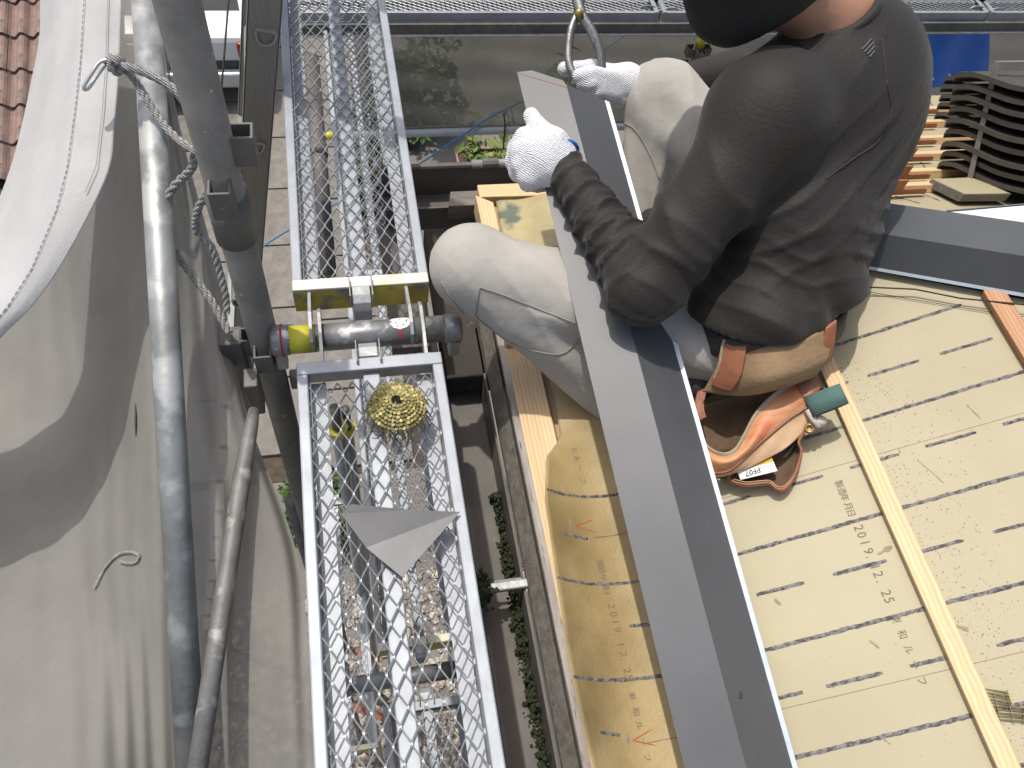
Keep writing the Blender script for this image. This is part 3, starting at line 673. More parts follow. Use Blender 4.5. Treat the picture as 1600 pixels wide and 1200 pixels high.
# old torn underlay left at the corner
G = patch([[(.330, .93, 4.779), (.40, .93, 4.800), (.50, .93, 4.855), (.60, .94, 4.89)],
           [(.328, 1.02, 4.777), (.40, 1.03, 4.812), (.50, 1.02, 4.850), (.60, 1.0, 4.885)],
           [(.330, 1.13, 4.776), (.41, 1.12, 4.803), (.50, 1.10, 4.848), (.60, 1.07, 4.875)],
           [(.335, 1.24, 4.775), (.41, 1.24, 4.785), (.50, 1.20, 4.835), (.60, 1.13, 4.86)]], 26, 26,
          lambda G: G+np.stack([0*G[..., 0], 0*G[..., 0], .004*np.sin(70*G[..., 0]+40*G[..., 1])*np.sin(55*G[..., 1])], -1))
tag(sheet('old_underlay', G, 'oldsheet', None, .001), 'crumpled stained old underlay at the roof corner under the gloved hand', 'underlay')
b = MB(); b.tube(crom([(.42, .925, 4.815), (.438, .93, 4.835), (.442, .936, 4.838), (.446, .93, 4.838), (.50, .925, 4.86), (.56, .93, 4.89)], 30), .0011, 6)
tag(b.build('wire_tie', 'cord'), 'thin dark wire with a twisted knot lying by the knee', 'wire')

# ---- line across the slope and its end
b = MB(); b.tube([onA(1300, 446, .03), onA(1430, 452, .024), onA(1500, 466, .022), onA(1640, 480, .03)], .0014, 6)
tag(b.build('string_line', 'cord'), 'thin black cord stretched across the underlay below the hip flashing', 'cord')
b = MB(); b.tube([onA(1330, 452, .012), onA(1380, 460, .010), onA(1560, 490, .010), onA(1640, 500, .02)], .0006, 5)
tag(b.build('thin_thread', 'cord'), 'hair thin thread lying beside the black cord on the underlay', 'thread')

# ================================================================== SCAFFOLD
WP = .245
def make_plank(length, painted=False):
    """a mesh plank from y=0 to y=length, x=0..WP, top at z=0, under an Empty at its near left corner"""
    t = bpy.data.objects.new('scaffold_plank', None); COL.objects.link(t); t.empty_display_size = .05
    for x0 in (0, WP-.018):
        b = MB(); b.box((x0, 0, -.045), (x0+.018, length, 0)); b.build('side_rail', 'galv', t, bevel=.0025)
    for x0 in (.020, WP-.045):
        b = MB(); b.box((x0, .02, -.040), (x0+.025, length-.02, -.036)); b.build('flange', 'galv', t)
    b = MB(); b.box((WP/2-.014, .02, -.042), (WP/2+.014, length-.02, -.012)); b.build('centre_rail', 'galv', t, bevel=.002)
    for e, y0 in enumerate((0, length-.024)):
        b = MB(); b.box((.0005, y0, -.004), (WP-.0005, y0+.024, .0025)); eb = b.build('end_rail', 'endbar' if painted and e == 0 else 'galv', t, bevel=.002)
        yy = (y0-.001, y0+.004) if e == 0 else (y0+.020, y0+.025)
        b = MB(); b.box((.001, yy[0], -.058), (WP-.001, yy[1], -.0045)); b.build('end_web', 'yellowworn' if painted and e == 0 else 'galv_old', eb)
        # claws over the ledger and the swing latch
        d = -1 if e == 0 else 1; yb = 0 if e == 0 else length; yc = yb+d*.077
        for x in ((.026, WP-.046) if painted or e == 0 else (.040, WP-.028)):
            arc = [(yc+.0265*math.cos(a), -.024+.0265*math.sin(a)) for a in np.linspace(0, math.pi, 9)]
            outer = [(yc-d*.036, -.03), (yc-d*.036, .004), (yc-d*.016, .0125), (yc+d*.016, .0125), (yc+d*.036, .002), (yc+d*.036, -.03)]
            if d < 0: arc = arc  # from +y to -y
            pts = [(x, yb, -.004), (x, yc-d*.02, .0125), (x, yc+d*.018, .0125), (x, yc+d*.036, .0), (x, yc+d*.036, -.026)]
            ar = arc if d > 0 else arc[::-1]
            pts += [(x, y, z) for y, z in ar]+[(x, yb, -.04)]
            b = MB(); b.prism(pts, (.0055, 0, 0)); b.build('claw', 'galv_old', t)
        lx = WP/2-.004
        b = MB(); ly = yb+d*.002
        b.prism([(lx-.014, yb+d*.001, .004), (lx-.014, yb+d*.020, .004), (lx-.014, yb+d*.034, -.004), (lx-.014, yb+d*.040, -.020), (lx-.014, yb+d*.040, -.048), (lx-.014, yb+d*.035, -.048), (lx-.014, yb+d*.034, -.020), (lx-.014, yb+d*.028, -.007), (lx-.014, yb+d*.018, -.001), (lx-.014, yb+d*.001, -.001)], (.032, 0, 0))
        b.box((lx-.019, min(yb-d*.014, yb+d*.03), -.01), (lx-.0165, max(yb-d*.014, yb+d*.03), .014)); b.box((lx+.0205, min(yb-d*.014, yb+d*.03), -.01), (lx+.023, max(yb-d*.014, yb+d*.03), .014))
        b.build('latch', 'galv_old', t, bevel=.003)
    # expanded steel: every strand real, joined
    cw, ch = .0245, .023; b = MB(); x_lo, x_hi = .016, WP-.016; rows = int((length-.04)/ch)
    for k in range(rows):
        y0 = .02+k*ch; y1 = y0+ch
        for i in range(-1, 11):
            xa = x_lo+(i+.5*(k % 2))*cw
            for s in (-.5, .5):
                xb = xa+s*cw
                if min(xa, xb) < x_lo-.004 or max(xa, xb) > x_hi+.004: continue
                p = np.array([xa, y0+.0015, -.006]); q = np.array([xb, y1-.0015, -.006]); dv = unit(q-p); nrm = np.array([-dv[1], dv[0], 0])
                b.bar(p, q, nrm*.00112+np.array([0, 0, .0005]), np.array([0, 0, .0013]))
        # the bonds where strands meet
        for i in range(0, 10):
            xa = x_lo+(i+.5*(k % 2))*cw
            if x_lo < xa < x_hi: b.bar((xa, y0-.0035, -.006), (xa, y0+.0035, -.006), (.0016, 0, 0), (0, 0, .0011))
    b.build('mesh_panel', 'galv_wire', t, kind='stuff')
    return t
ZP = 4.9
p2 = make_plank(1.27, True); p2.location = (-.100, .925, ZP)
tag(p2, 'mesh scaffold plank with yellow smeared end bar beyond the round ledger', 'plank', 'mesh scaffold planks')
p1 = make_plank(1.9, False); p1.location = (-.0985, .77-1.9, ZP)
tag(p1, 'bare galvanised mesh scaffold plank carrying the nail coil and metal scrap', 'plank', 'mesh scaffold planks')
# the lower walkway
ZL = 3.7
copy_thing(p2, (-.012, .57, ZL), 'mesh scaffold plank one level down beneath the nail coil', 'mesh scaffold planks')
copy_thing(p1, (-.012, .42-1.9, ZL), 'mesh scaffold plank one level down beneath the metal scrap', 'mesh scaffold planks')
copy_thing(p1, (-.012, 1.96, ZL-.02), 'mesh scaffold plank one level down beside the leaning ladder', 'mesh scaffold planks')
copy_thing(p2, (-.30, .56, ZL-1.75), 'narrow mesh scaffold plank two levels down above the gravel', 'mesh scaffold planks')
# the far walkway runs across, along X
def far_plank(x, y, label):
    return copy_thing(p1, (x, y, 3.75), label, 'mesh planks across the far side', -math.pi/2)
far_plank(-.25, 3.725, 'far mesh plank crossing under the end of the long walkway')
far_plank(1.67, 3.725, 'far mesh plank crossing behind the metal snips')
far_plank(3.59, 3.725, 'far mesh plank crossing above the blue tarpaulin')
far_plank(-.25, 3.985, 'outer far mesh plank beside the leaning ladder top')
far_plank(1.67, 3.985, 'outer far mesh plank behind the metal snips')
far_plank(3.59, 3.985, 'outer far mesh plank above the blue tarpaulin')
t = thing('toe_bar', 'dark steel bar running under the far mesh planks', 'bar', (1.5, 3.47, 3.6))
b = MB(); b.box((-.26, 3.455, 3.655), (5.2, 3.478, 3.704)); b.build('web', 'post', t); b = MB(); b.box((-.26, 3.44, 3.648), (5.2, 3.49, 3.654)); b.build('flange', 'galv_old', t)
b = MB(); b.tube([at(938, -6, 4.2), at(947, 4, 4.2)], .0085, 10)
pen = b.build('marker_pen', 'galv', None, smooth=False); tag(pen, 'small marker pen with blue cap lying on the far mesh plank', 'pen')
b = MB(); b.tube([at(946, 3, 4.195), at(949, 6.5, 4.195)], .013, 12); b.build('cap', 'bluecap', pen)

def ledger(loc, label, x0, x1, fancy=True):
    t = thing('scaffold_ledger', label, 'scaffold tube', loc, 'ledgers under the plank ends'); X, Y_, Z = loc
    b = MB(); b.tube([(X+x0, Y_, Z), (X+x1, Y_, Z)], .0243, 24, cap=True); b.build('tube', 'ledger', t, smooth=True)
    for xa, d in ((x0, -1), (x1, 1)):
        b = MB(); b.tube([(X+xa-d*.022, Y_, Z), (X+xa-d*.016, Y_, Z), (X+xa-d*.008, Y_, Z), (X+xa+d*.006, Y_, Z), (X+xa+d*.011, Y_, Z)], [.0248, .0262, .0285, .0290, .0235], 20); e = b.build('end_socket', 'ledger', t, smooth=True)
        b = MB(); b.box((X+xa+d*.0-.010, Y_-.012, Z-.075), (X+xa+.010, Y_+.012, Z-.01)); b.build('wedge', 'galv_old', e, bevel=.003)
    if fancy:
        b = MB(); b.tube([(X+x0+.020, Y_, Z), (X+x0+.064, Y_, Z)], .0250, 24); b.build('yellow_band', 'yellow', t, smooth=True)
        def wrap(xc, wd, a0, a1, m, nm):
            V = []; F = []; n = 10
            for k in range(n+1):
                a = a0+(a1-a0)*k/n; sh = wd if np.isscalar(wd) else wd[0]*math.sqrt(max(0, 1-(2*k/n-1)**2))+.0005
                for s in (-1, 1): V.append((X+xc+s*sh+.002*k/n, Y_+.0252*math.cos(a), Z+.0252*math.sin(a)))
            for k in range(n): F.append((2*k, 2*k+1, 2*k+3, 2*k+2))
            b = MB(); b.add(V, F); return b.build(nm, m, t, smooth=True)
        s = wrap(.082, (.018,), 2.0, .75, 'sticker', 'sticker'); wrap(.081, .0024, 2.7, .7, 'red', 'red_mark').scale = (1, 1, 1)
        b = MB(); V = []
        b.tube([(X+x0+.006, Y_+.0, Z), (X+x0+.0095, Y_, Z)], .0293, 20); b.build('red_mark', 'red', t, smooth=True)
    return t
ledger((0, .838, 4.874), 'worn round ledger tube with yellow band and white sticker between planks', -.130, .182)
ledger((.09, .495, ZL-.026), 'dull ledger tube carrying the plank ends one level down', -.20, .16, False)
for dy, lab in ((.09, 'dull flat bar on the far side of the lower ledger'), (-.085, 'dull flat bar on the near side of the lower ledger')):
    b = MB(); b.box((.05, .495+dy-.012, ZL-.09), (.33, .495+dy+.012, ZL-.05)); tag(b.build('flat_bar', 'galv_old', None, bevel=.002), lab, 'steel bar')

# ---- standing posts
def pocket(x, y, z, dx, dy, parent, size=.034, h=.05):
    """U-shaped pressed pocket welded to a post, open to the sky"""
    b = MB(); th = .004; tx, ty = -dy, dx; c = np.array([x, y, z]); D = np.array([dx, dy, 0]); T = np.array([tx, ty, 0]); Zv = np.array([0, 0, h/2])
    b.bar(c+D*.024-T*size/2, c+D*(.024+size)-T*size/2, T*th/2, Zv)
    b.bar(c+D*.024+T*size/2, c+D*(.024+size)+T*size/2, T*th/2, Zv)
    b.bar(c+D*(.024+size)-T*(size/2+th/2), c+D*(.024+size)+T*(size/2+th/2), D*th/2, Zv)
    return b.build('pocket', 'post', parent, bevel=.0015)
px_, py_ = -.158, .868
post = thing('scaffold_post', 'dark upright scaffold post with square pockets beside the net', 'scaffold post', (px_, py_, 2.6))
b = MB(); b.tube([(px_, py_, 2.6), (px_, py_, 5.72)], .0262, 24); b.build('tube', 'post', post, smooth=True)
for z in (5.285, 4.835):
    for dx, dy in ((1, 0), (0, 1), (-1, 0))[:2 if z > 5 else 3]: pocket(px_, py_, z, dx, dy, post, .027)
    pocket(px_, py_, z-.06 if z > 5 else z, 0, -1, post, .027)
b = MB(); b.tube([(px_, py_, 5.20), (px_, py_, 5.11)], .031, 20); b.build('sleeve', 'post', post, smooth=True)
b = MB(); b.box((px_-.075, py_-.02, 4.62), (px_-.035, py_+.02, 4.86)); b.box((px_+.03, py_-.012, 4.68), (px_+.062, py_+.012, 4.72)); b.build('clamp', 'post', post, bevel=.004)
# slanting net pole nearer the camera
A_ = at(226, -40, 1.27); B_ = at(302, 1260, 1.22)
pole = thing('net_pole', 'scuffed galvanised pole sloping down behind the grey net', 'scaffold tube', tuple(B_))
b = MB(); b.tube([A_, (A_+B_)/2, B_], .0222, 28); b.build('tube', 'pole', pole, smooth=True)
A2 = at(397, 640, 1.42); A3 = at(378, 745, 1.34); B2 = at(300, 1260, 1.15)
br = thing('net_brace', 'dull flattened brace tube crossing behind the right net edge', 'scaffold tube', tuple(B2))
b = MB(); b.tube([A2, .8*A2+.2*A3, A3, .5*A3+.5*B2, B2], [.009, .012, .0150, .0150, .0150], 20); b.build('tube', 'brace', br, smooth=True)
b = MB(); b.box(tuple(at(398, 612, 1.45)-np.array([.012, .02, .05])), tuple(at(398, 612, 1.45)+np.array([.012, .02, .05]))); b.build('end_clamp', 'post', br, bevel=.003)

# ---- ladder leaning beside the walkway; its near rail shows the hollow rung ends
ld = thing('ladder', 'leaning aluminium ladder with hollow rung ends beside the walkway', 'ladder', tuple(ony(330, 900, 1.5)*np.array([1, 1, 0])+np.array([0, 0, GZ])))
T0 = ony(417, -40, 1.5); T1 = ony(386, 470, 1.5); dl = unit(T1-T0); T0 = T0-dl*.6
Lw = abs((GZ-T0[2])/dl[2]); T1 = T0+dl*Lw; side = np.array([-dl[2], 0, dl[0]])
hw = .0315
for yy in (1.5, 1.93):
    o = np.array([0, yy-1.5, 0]); b = MB()
    b.bar(T0+o, T1+o, side*hw, np.array([0, .0015, 0]))
    web = b.build('rail', 'alu', ld)
    for s in (-1, 1):
        b = MB(); b.bar(T0+o+side*hw*s+np.array([0, .011, 0]), T1+o+side*hw*s+np.array([0, .011, 0]), side*.0016, np.array([0, .0125, 0])); b.build('rail_flange', 'aluedge', web)
r0 = ony(415, 58, 1.5); step = ony(398, 230, 1.5)-r0
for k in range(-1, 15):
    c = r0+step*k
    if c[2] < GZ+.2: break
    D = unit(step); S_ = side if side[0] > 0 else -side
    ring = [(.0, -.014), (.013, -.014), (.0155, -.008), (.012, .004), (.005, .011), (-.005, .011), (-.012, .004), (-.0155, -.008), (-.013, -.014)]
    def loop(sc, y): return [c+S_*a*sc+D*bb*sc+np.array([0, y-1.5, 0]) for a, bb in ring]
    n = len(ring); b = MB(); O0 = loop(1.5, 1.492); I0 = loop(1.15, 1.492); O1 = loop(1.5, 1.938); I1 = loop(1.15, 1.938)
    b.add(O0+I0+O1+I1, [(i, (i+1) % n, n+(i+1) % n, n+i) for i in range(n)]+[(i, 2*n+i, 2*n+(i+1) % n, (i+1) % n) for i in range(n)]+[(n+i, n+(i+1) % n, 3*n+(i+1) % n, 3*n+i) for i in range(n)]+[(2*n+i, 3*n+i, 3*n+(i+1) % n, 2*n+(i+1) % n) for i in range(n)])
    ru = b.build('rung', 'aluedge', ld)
    b = MB(); b.add(loop(1.145, 1.515), [tuple(range(n))]); b.build('rung_hollow_shade', 'black', ru)  # black disc painted in for the darkness inside the hollow rung
b = MB(); b.tube([at(358, -10, 2.6), at(350, 90, 2.6), at(345, 150, 2.62)], .0035, 6)
tag(b.build('hanging_cord', 'cord'), 'thin dark cord hanging in front of the white car', 'cord')

# ---- poles below, seen through the mesh
def upright(x, y, z0, z1, r, label, top=None, m='galv_old'):
    t = thing('scaffold_post', label, 'scaffold post', (x, y, z0))
    b = MB(); b.tube([(x, y, z0), (x, y, z1)], r, 16); b.build('tube', m, t, smooth=True)
    if top:
        b = MB(); b.tube([(x, y, z1-.05), (x, y, z1-.005)], r*1.08, 16); b.build('tape', 'yellow', t, smooth=True)
        b = MB(); b.tube([(x, y, z1), (x, y, z1+.13)], r*.8, 14); b.build('spigot', 'post', t, smooth=True)
        b = MB(); b.tube([(x, y, z1-.003), (x, y, z1+.003)], r*1.7, 8); b.build('collar', 'yellow', t)
    return t
a = at(527, 668, 2.65); upright(a[0], a[1], GZ, a[2], .0215, 'pale upright post with yellow taped top below the mesh', True)
a = at(543, 668, 2.75); upright(a[0], a[1], GZ, a[2], .0190, 'thinner upright post with yellow taped top below the mesh', True)
a = at(500, 930, 3.0); upright(a[0], a[1], GZ, 3.9, .0243, 'dark upright post under the near plank beside the net', None, 'post')
a = at(578, 1090, 4.2); upright(a[0], a[1], GZ, a[2]+.3, .0215, 'grey upright post rising from the gravel near the house', None)
a = at(482, 1180, 2.8); upright(a[0], a[1]-.1, GZ, 3.6, .022, 'dark upright post rising from the gravel by the net', None, 'post')
# a dark post foot with black pipe seen through the second plank
a0 = at(485, 90, 3.2); a1 = at(512, 430, 3.0)
t = thing('black_pipe', 'thick black drain pipe seen through the second mesh plank', 'pipe', tuple(a1))
b = MB(); b.tube([a0, a1], .034, 16); b.build('pipe', 'gutter', t, smooth=True)
b = MB(); b.tube([a0+(a1-a0)*.42, a0+(a1-a0)*.47], .039, 16); b.build('collar', 'post', t, smooth=True)
b = MB(); b.tube([at(483, 250, 2.9), at(495, 420, 2.8)], .014, 10); tag(b.build('grey_conduit', 'galv_old'), 'thin grey conduit beside the black pipe under the mesh', 'pipe')
for (pa, pb, lab) in (((545, 1015, 4.1), (595, 1030, 4.1), 'rusty flat strap on the gravel below, upper one'), ((540, 1100, 4.1), (600, 1122, 4.1), 'rusty flat strap on the gravel below, lower one')):
    b = MB(); p = at(*pa); q = at(*pb); b.bar(p, q, (0, .02, 0), (0, 0, .004)); tag(b.build('rusty_strap', 'brown'), lab, 'strap')

# ---- far side: net, pipe, post, tarpaulin, ropes
G = patch([[(x, 4.12, 5.2) for x in np.linspace(.12, 9, 9)], [(x, 4.12+.015*math.sin(5*x), 3.4) for x in np.linspace(.12, 9, 9)], [(x, 4.10+.02*math.sin(3*x), 2.9) for x in np.linspace(.12, 9, 9)], [(x, 4.06, 2.565) for x in np.linspace(.12, 9, 9)]], 120, 40,
          lambda G: G+np.stack([0*G[..., 0], .008*np.sin(9*G[..., 0]+2*np.sin(4*G[..., 2]))+.006*np.sin(31*G[..., 2]+3*G[..., 0]), 0*G[..., 0]], -1))
bn = sheet('safety_net', G, 'backnet'); tag(bn, 'dull brown grey safety net hanging below the far planks', 'net')
b = MB(); b.tube([(x, 4.058+.003*math.sin(4*x), 2.565) for x in np.linspace(.12, 9, 40)], .011, 6); b.build('bottom_hem', 'post', bn)
t = thing('scaffold_tube', 'galvanised horizontal tube below the hem of the back net', 'scaffold tube', (1.5, 4.0, 2.55))
b = MB(); b.tube([(-.09, 4.0, 2.575), (6, 4.0, 2.60)], .0243, 20); b.build('tube', 'galv', t, smooth=True)
b = MB(); b.tube([(-.10, 4.0, 2.575), (.02, 4.0, 2.576)], .0258, 20); b.build('yellow_end', 'yellow', t, smooth=True)
for k, px0 in enumerate((788, 577)):
    p = ony(px0, 190, 4.0); q = ony(px0-2, 218, 4.0)
    b = MB(); b.tube([p+[0, .04, .03], p+[0, -.028, 0], q+[0, -.028, .0], q+[0, -.03, -.06]], .005, 6)
    tag(b.build('net_tie', 'cord' if k == 0 else 'galv'), ['thin dark cord tying the net to the tube by the raised thumb', 'pale cord tying the net to the tube behind the second plank'][k], 'cord')
fp = ony(1092, 75, 4.0)
t = thing('scaffold_post', 'far upright post with yellow tape and stacked sockets by the capped head', 'scaffold post', (fp[0], 4.0, GZ))
b = MB(); b.tube([(fp[0], 4.0, GZ), (fp[0], 4.0, 3.6)], .0243, 18); b.build('tube', 'post', t, smooth=True)
b = MB(); b.tube([(fp[0], 4.0, fp[2]+.01), (fp[0], 4.0, fp[2]+.075)], .0275, 18); b.build('tape', 'yellow', t, smooth=True)
for z in (fp[2]-.02, fp[2]-.13):
    for dx, dy in ((1, 0), (-1, 0), (0, -1)): pocket(fp[0], 4.0, z, dx, dy, t, .05, .06)
G = patch([[ony(px0, py0, 3.95) for px0 in (1400, 1440, 1490, 1545)] for py0 in (25, 60, 95, 135)], 30, 24, lambda G: G+np.stack([0*G[..., 0], .012*np.sin(22*G[..., 0]+6*G[..., 2]), 0*G[..., 0]], -1))
tp = sheet('tarpaulin', G, 'tarp', None, .002); tag(tp, 'blue tarpaulin hanging on the far side behind the shoulder', 'tarpaulin')
G = patch([[ony(px0, py0, 3.98) for px0 in (1146, 1152, 1163)] for py0 in (55, 80, 118)], 8, 8)
tag(sheet('tarpaulin', G, 'tarp', None, .002), 'narrow strip of blue tarpaulin seen between collar and far post', 'tarpaulin')
b = MB(); b.tube(crom([at(395, 398, 4.9), at(440, 366, 4.9), at(560, 300, 4.95), at(645, 262, 5.0), at(720, 213, 5.05), at(775, 178, 5.1), at(870, 130, 5.15), at(1010, 30, 5.2)], 40), .006, 6)
tag(b.build('blue_rope', 'bluerope'), 'thin blue rope slanting up past the horizontal tube', 'rope')

# ---- left nets
def foldnet(G):
    x, y, z = G[..., 0], G[..., 1], G[..., 2]
    return G
R0 = [[at(90, -60, 1.75), at(130, -60, 1.70), at(205, -60, 1.42), at(243, -60, 1.42)],
      [at(60, 200, 1.8), at(110, 200, 1.70), at(215, 180, 1.41), at(278, 180, 1.42)],
      [at(-60, 430, 1.8), at(80, 430, 1.70), at(225, 410, 1.385), at(343, 430, 1.46)],
      [at(-140, 640, 1.65), at(110, 640, 1.60), at(240, 600, 1.345), at(386, 640, 1.42)],
      [at(-140, 860, 1.45), at(110, 860, 1.42), at(262, 830, 1.305), at(464, 860, 1.37)],
      [at(-140, 1060, 1.30), at(130, 1060, 1.28), at(275, 1040, 1.30), at(487, 1050, 1.29)],
      [at(-140, 1280, 1.2), at(140, 1280, 1.18), at(290, 1260, 1.29), at(510, 1280, 1.23)]]
def folds(G):
    nv, nu, _ = G.shape; u = np.linspace(0, 1, nu)[None, :]; v = np.linspace(0, 1, nv)[:, None]
    amp = .010*np.sin(2*math.pi*(u*6.5+.5*v+.15*np.sin(6*v)))*np.clip((u-.50)*4, 0, 1)+.008*np.sin(2*math.pi*(u*3.0-1.8*v))*np.clip((.6-u)*3, 0, 1)
    amp = amp+.004*np.sin(2*math.pi*(u*13+1.5*v))
    G = G.copy(); d = unit(CAM-G[nv//2, nu//2]); return G+amp[..., None]*d
net = sheet('scaffold_net', patch(R0, 90, 110, folds), 'net')
tag(net, 'grey mesh safety net draped over the sloping pole', 'net')
# front sheet with its white hem
def hemx(y): return float(np.interp(y, [-60, 0, 100, 170, 260, 330, 420, 480, 520, 560, 640, 760, 900], [192, 190, 187, 182, 172, 142, 92, 48, 8, -30, -120, -280, -480]))
def stx(y): return float(np.interp(y, [-60, 0, 100, 170, 260, 330, 420, 480, 520, 560, 640, 760, 900], [136, 134, 128, 120, 108, 90, 52, 14, -22, -60, -150, -310, -510]))
def lfx(y): return float(np.interp(y, [-60, 0, 60, 130, 200, 300, 420, 640, 900], [66, 63, 61, 48, 33, 6, -60, -330, -700]))
rows_a = []; rows_b = []
for y in (-60, 0, 60, 130, 200, 260, 330, 420, 480, 520, 560, 640, 760, 900):  # unseen tail rows added so the sheet's cast shadow runs on diagonally
    a, s, h = lfx(y), stx(y), hemx(y); dd = 1.24-.0001*y
    rows_a.append([at(a, y, dd+.16), at(.6*a+.4*s, y, dd+.04), at(.25*a+.75*s, y, dd+.01), at(s, y, dd)])
    rows_b.append([at(s, y, dd-.001), at(.5*s+.5*h, y, dd+.004), at(h, y, dd+.012)])
front = sheet('scaffold_net', patch(rows_a, 40, 90, lambda G: G+.006*np.sin(np.linspace(0, 9, 40))[None, :, None]*unit(CAM-G[40, 20])), 'netwhite')
tag(front, 'bright white net sheet with grey stitched hem tied to the pole', 'net')
hm = sheet('hem_band', patch(rows_b, 12, 90), 'hem', front, .0016)
for k in range(64):
    y = -40+k*9.0; s0 = stx(y)-3; s1 = stx(y+5.5)-3; dd = 1.236-.0001*y
    b = MB(); b.tube([at(s0, y, dd), at(s1, y+5.5, dd)], .0009, 5); b.build('stitch', 'stitch', front)
b = MB(); b.tube([at(hemx(y)-22, y, 1.241-.0001*y) for y in np.linspace(-40, 300, 40)], .0006, 5); b.build('seam_line', 'stitch', hm)
# a slit and a snagged tie in the grey net
bv = bvh_of(net)
b = MB(); b.tube(drape(bv, net, [(213, 630), (214, 650), (214, 668), (214, 681)], .002), [.0004, .002, .002, .0006], 6); b.build('slit', 'black', net)
pts = drape(bv, net, [(150, 920), (165, 890), (185, 868), (205, 862), (219, 868), (212, 879), (190, 878)], .003, 26)
if len(pts) > 3:
    b = MB(); b.tube(pts, .0028, 6); tag(b.build('net_tie', 'rope'), 'looped pale tie string snagged on the grey net', 'cord')
pts = drape(bv, net, [(155, 310), (160, 311)], .004)
# ---- rope with hook
D_ = 1.19
rp = thing('tie_rope', 'grey braided rope with wire hook knotted to the net hem', 'rope', tuple(at(180, 95, D_)))
def braid(name, pts, r, seg=120):
    C_ = crom(pts, seg); L_ = np.concatenate([[0], np.cumsum(np.linalg.norm(np.diff(C_, axis=0), axis=1))]); b = MB()
    for s in range(3):
        P = []
        for i in range(seg):
            t = unit(C_[min(i+1, seg-1)]-C_[max(i-1, 0)]); u = unit(np.cross(t, [0.3, .2, 1])); q = np.cross(t, u); a = L_[i]/(r*7)*2*math.pi/1.0+s*2.094
            P.append(C_[i]+.55*r*(math.cos(a)*u+math.sin(a)*q))
        b.tube(P, r*.62, 7)
    return b.build(name, 'rope', rp, smooth=True)
braid('strand', [at(178, 98, D_), at(200, 104, D_-.01), at(235, 117, D_-.005), at(268, 137, D_), at(292, 166, D_+.01), at(306, 200, D_+.01), at(304, 235, D_+.02), at(300, 262, D_+.03), at(275, 288, D_+.05), at(262, 310, D_+.06), at(256, 345, D_+.08), at(268, 385, D_+.10), at(300, 430, D_+.12), at(330, 470, D_+.13), at(358, 520, D_+.14)], .0060, 200)
braid('strand', [at(182, 98, D_+.005), at(205, 118, D_+.01), at(235, 163, D_+.015), at(262, 202, D_+.01), at(292, 228, D_), at(318, 244, D_), at(331, 268, D_+.01), at(326, 295, D_+.02), at(310, 325, D_+.04), at(307, 360, D_+.07), at(330, 385, D_+.09), at(345, 430, D_+.12), at(353, 465, D_+.14), at(354, 490, D_+.15)], .0055, 180)
braid('knot', [at(168, 98, D_), at(176, 90, D_-.012), at(186, 92, D_-.014), at(190, 102, D_-.006), at(184, 112, D_), at(174, 106, D_-.010), at(176, 94, D_-.014), at(186, 98, D_-.012)], .006, 60)
b = MB(); b.tube(crom([at(178, 93, D_-.008), at(158, 96, D_-.012), at(145, 112, D_-.014), at(132, 133, D_-.012), at(132, 140, D_-.008), at(139, 137, D_-.005), at(152, 118, D_-.002), at(166, 100, D_-.002), at(176, 98, D_)], 40), .0027, 8); b.build('hook', 'hook', rp, smooth=True)

# ================================================================== LOOSE THINGS ON THE ROOF AND PLANKS
def face_strip(name, P, m, parent, th=.0012):
    """quads between two polylines P[0], P[1]"""
    n = len(P[0]); b = MB(); b.add(list(P[0])+list(P[1]), [(i, i+1, n+i+1, n+i) for i in range(n-1)])
    o = b.build(name, m, parent); s = o.modifiers.new('solid', 'SOLIDIFY'); s.thickness = th; s.offset = 0; return o
# ---- the long flashing across the worker's lap
dt, db = 1.440, 1.040
def line3(p, q, dp=0.0): return np.array(at(p[0], p[1], dt+dp)), np.array(at(q[0], q[1], db+dp))
L0, L1 = line3((808, 113), (1091, 1290)); AX = (L1-L0)*1.14; L1 = L0+AX; F0 = at(885, 133, dt-.026); R0_ = at(945, 157, dt+.030); H0 = at(952, 160, dt+.028)
F1, R1_, H1 = F0+AX, R0_+AX, H0+AX
fl = thing('folded_flashing', 'long dark grey folded steel flashing held across the lap', 'flashing', tuple((L1+R1_)/2))
lerp = lambda a, b, t: a+(b-a)*t
tip = lerp(L0, F0, .33)-(L1-L0)*.0095
b = MB(); b.add([L0, tip, lerp(L0, F0, .95)-(L1-L0)*.006, F0, lerp(F0, F1, .5), F1, L1, lerp(L0, L1, .5)], [(0, 1, 2, 3, 4, 7), (7, 4, 5, 6)])
o = b.build('left_face', 'flash', fl); s_ = o.modifiers.new('solid', 'SOLIDIFY'); s_.thickness = .0014; s_.offset = 0
face_strip('right_face', ([F0, lerp(F0, F1, .5), F1], [R0_, lerp(R0_, R1_, .5), R1_]), 'flash', fl, .0014)
face_strip('hem', ([R0_, lerp(R0_, R1_, .5), R1_], [H0, lerp(H0, H1, .5), H1]), 'flashback', fl, .0022)
up = unit(CAM-F0)*.0011
b = MB(); b.tube([lerp(L0, L1, .001)+up, lerp(F0, F1, .004)+up, lerp(R0_, R1_, .016)+up], .0004, 5); b.build('marking_line', 'redink', fl)
b = MB(); 
for k in range(7): b.add(iv*random.uniform(.001, .0028)*np.array([1, 1.3, .2])+lerp(lerp(F0, F1, .735), lerp(R0_, R1_, .735), .28)+RNG.standard_normal(3)*.003*np.array([.6, 1, 0])+unit(CAM-F0)*.0035, iff)
b.build('dirt_fleck', 'black', fl)
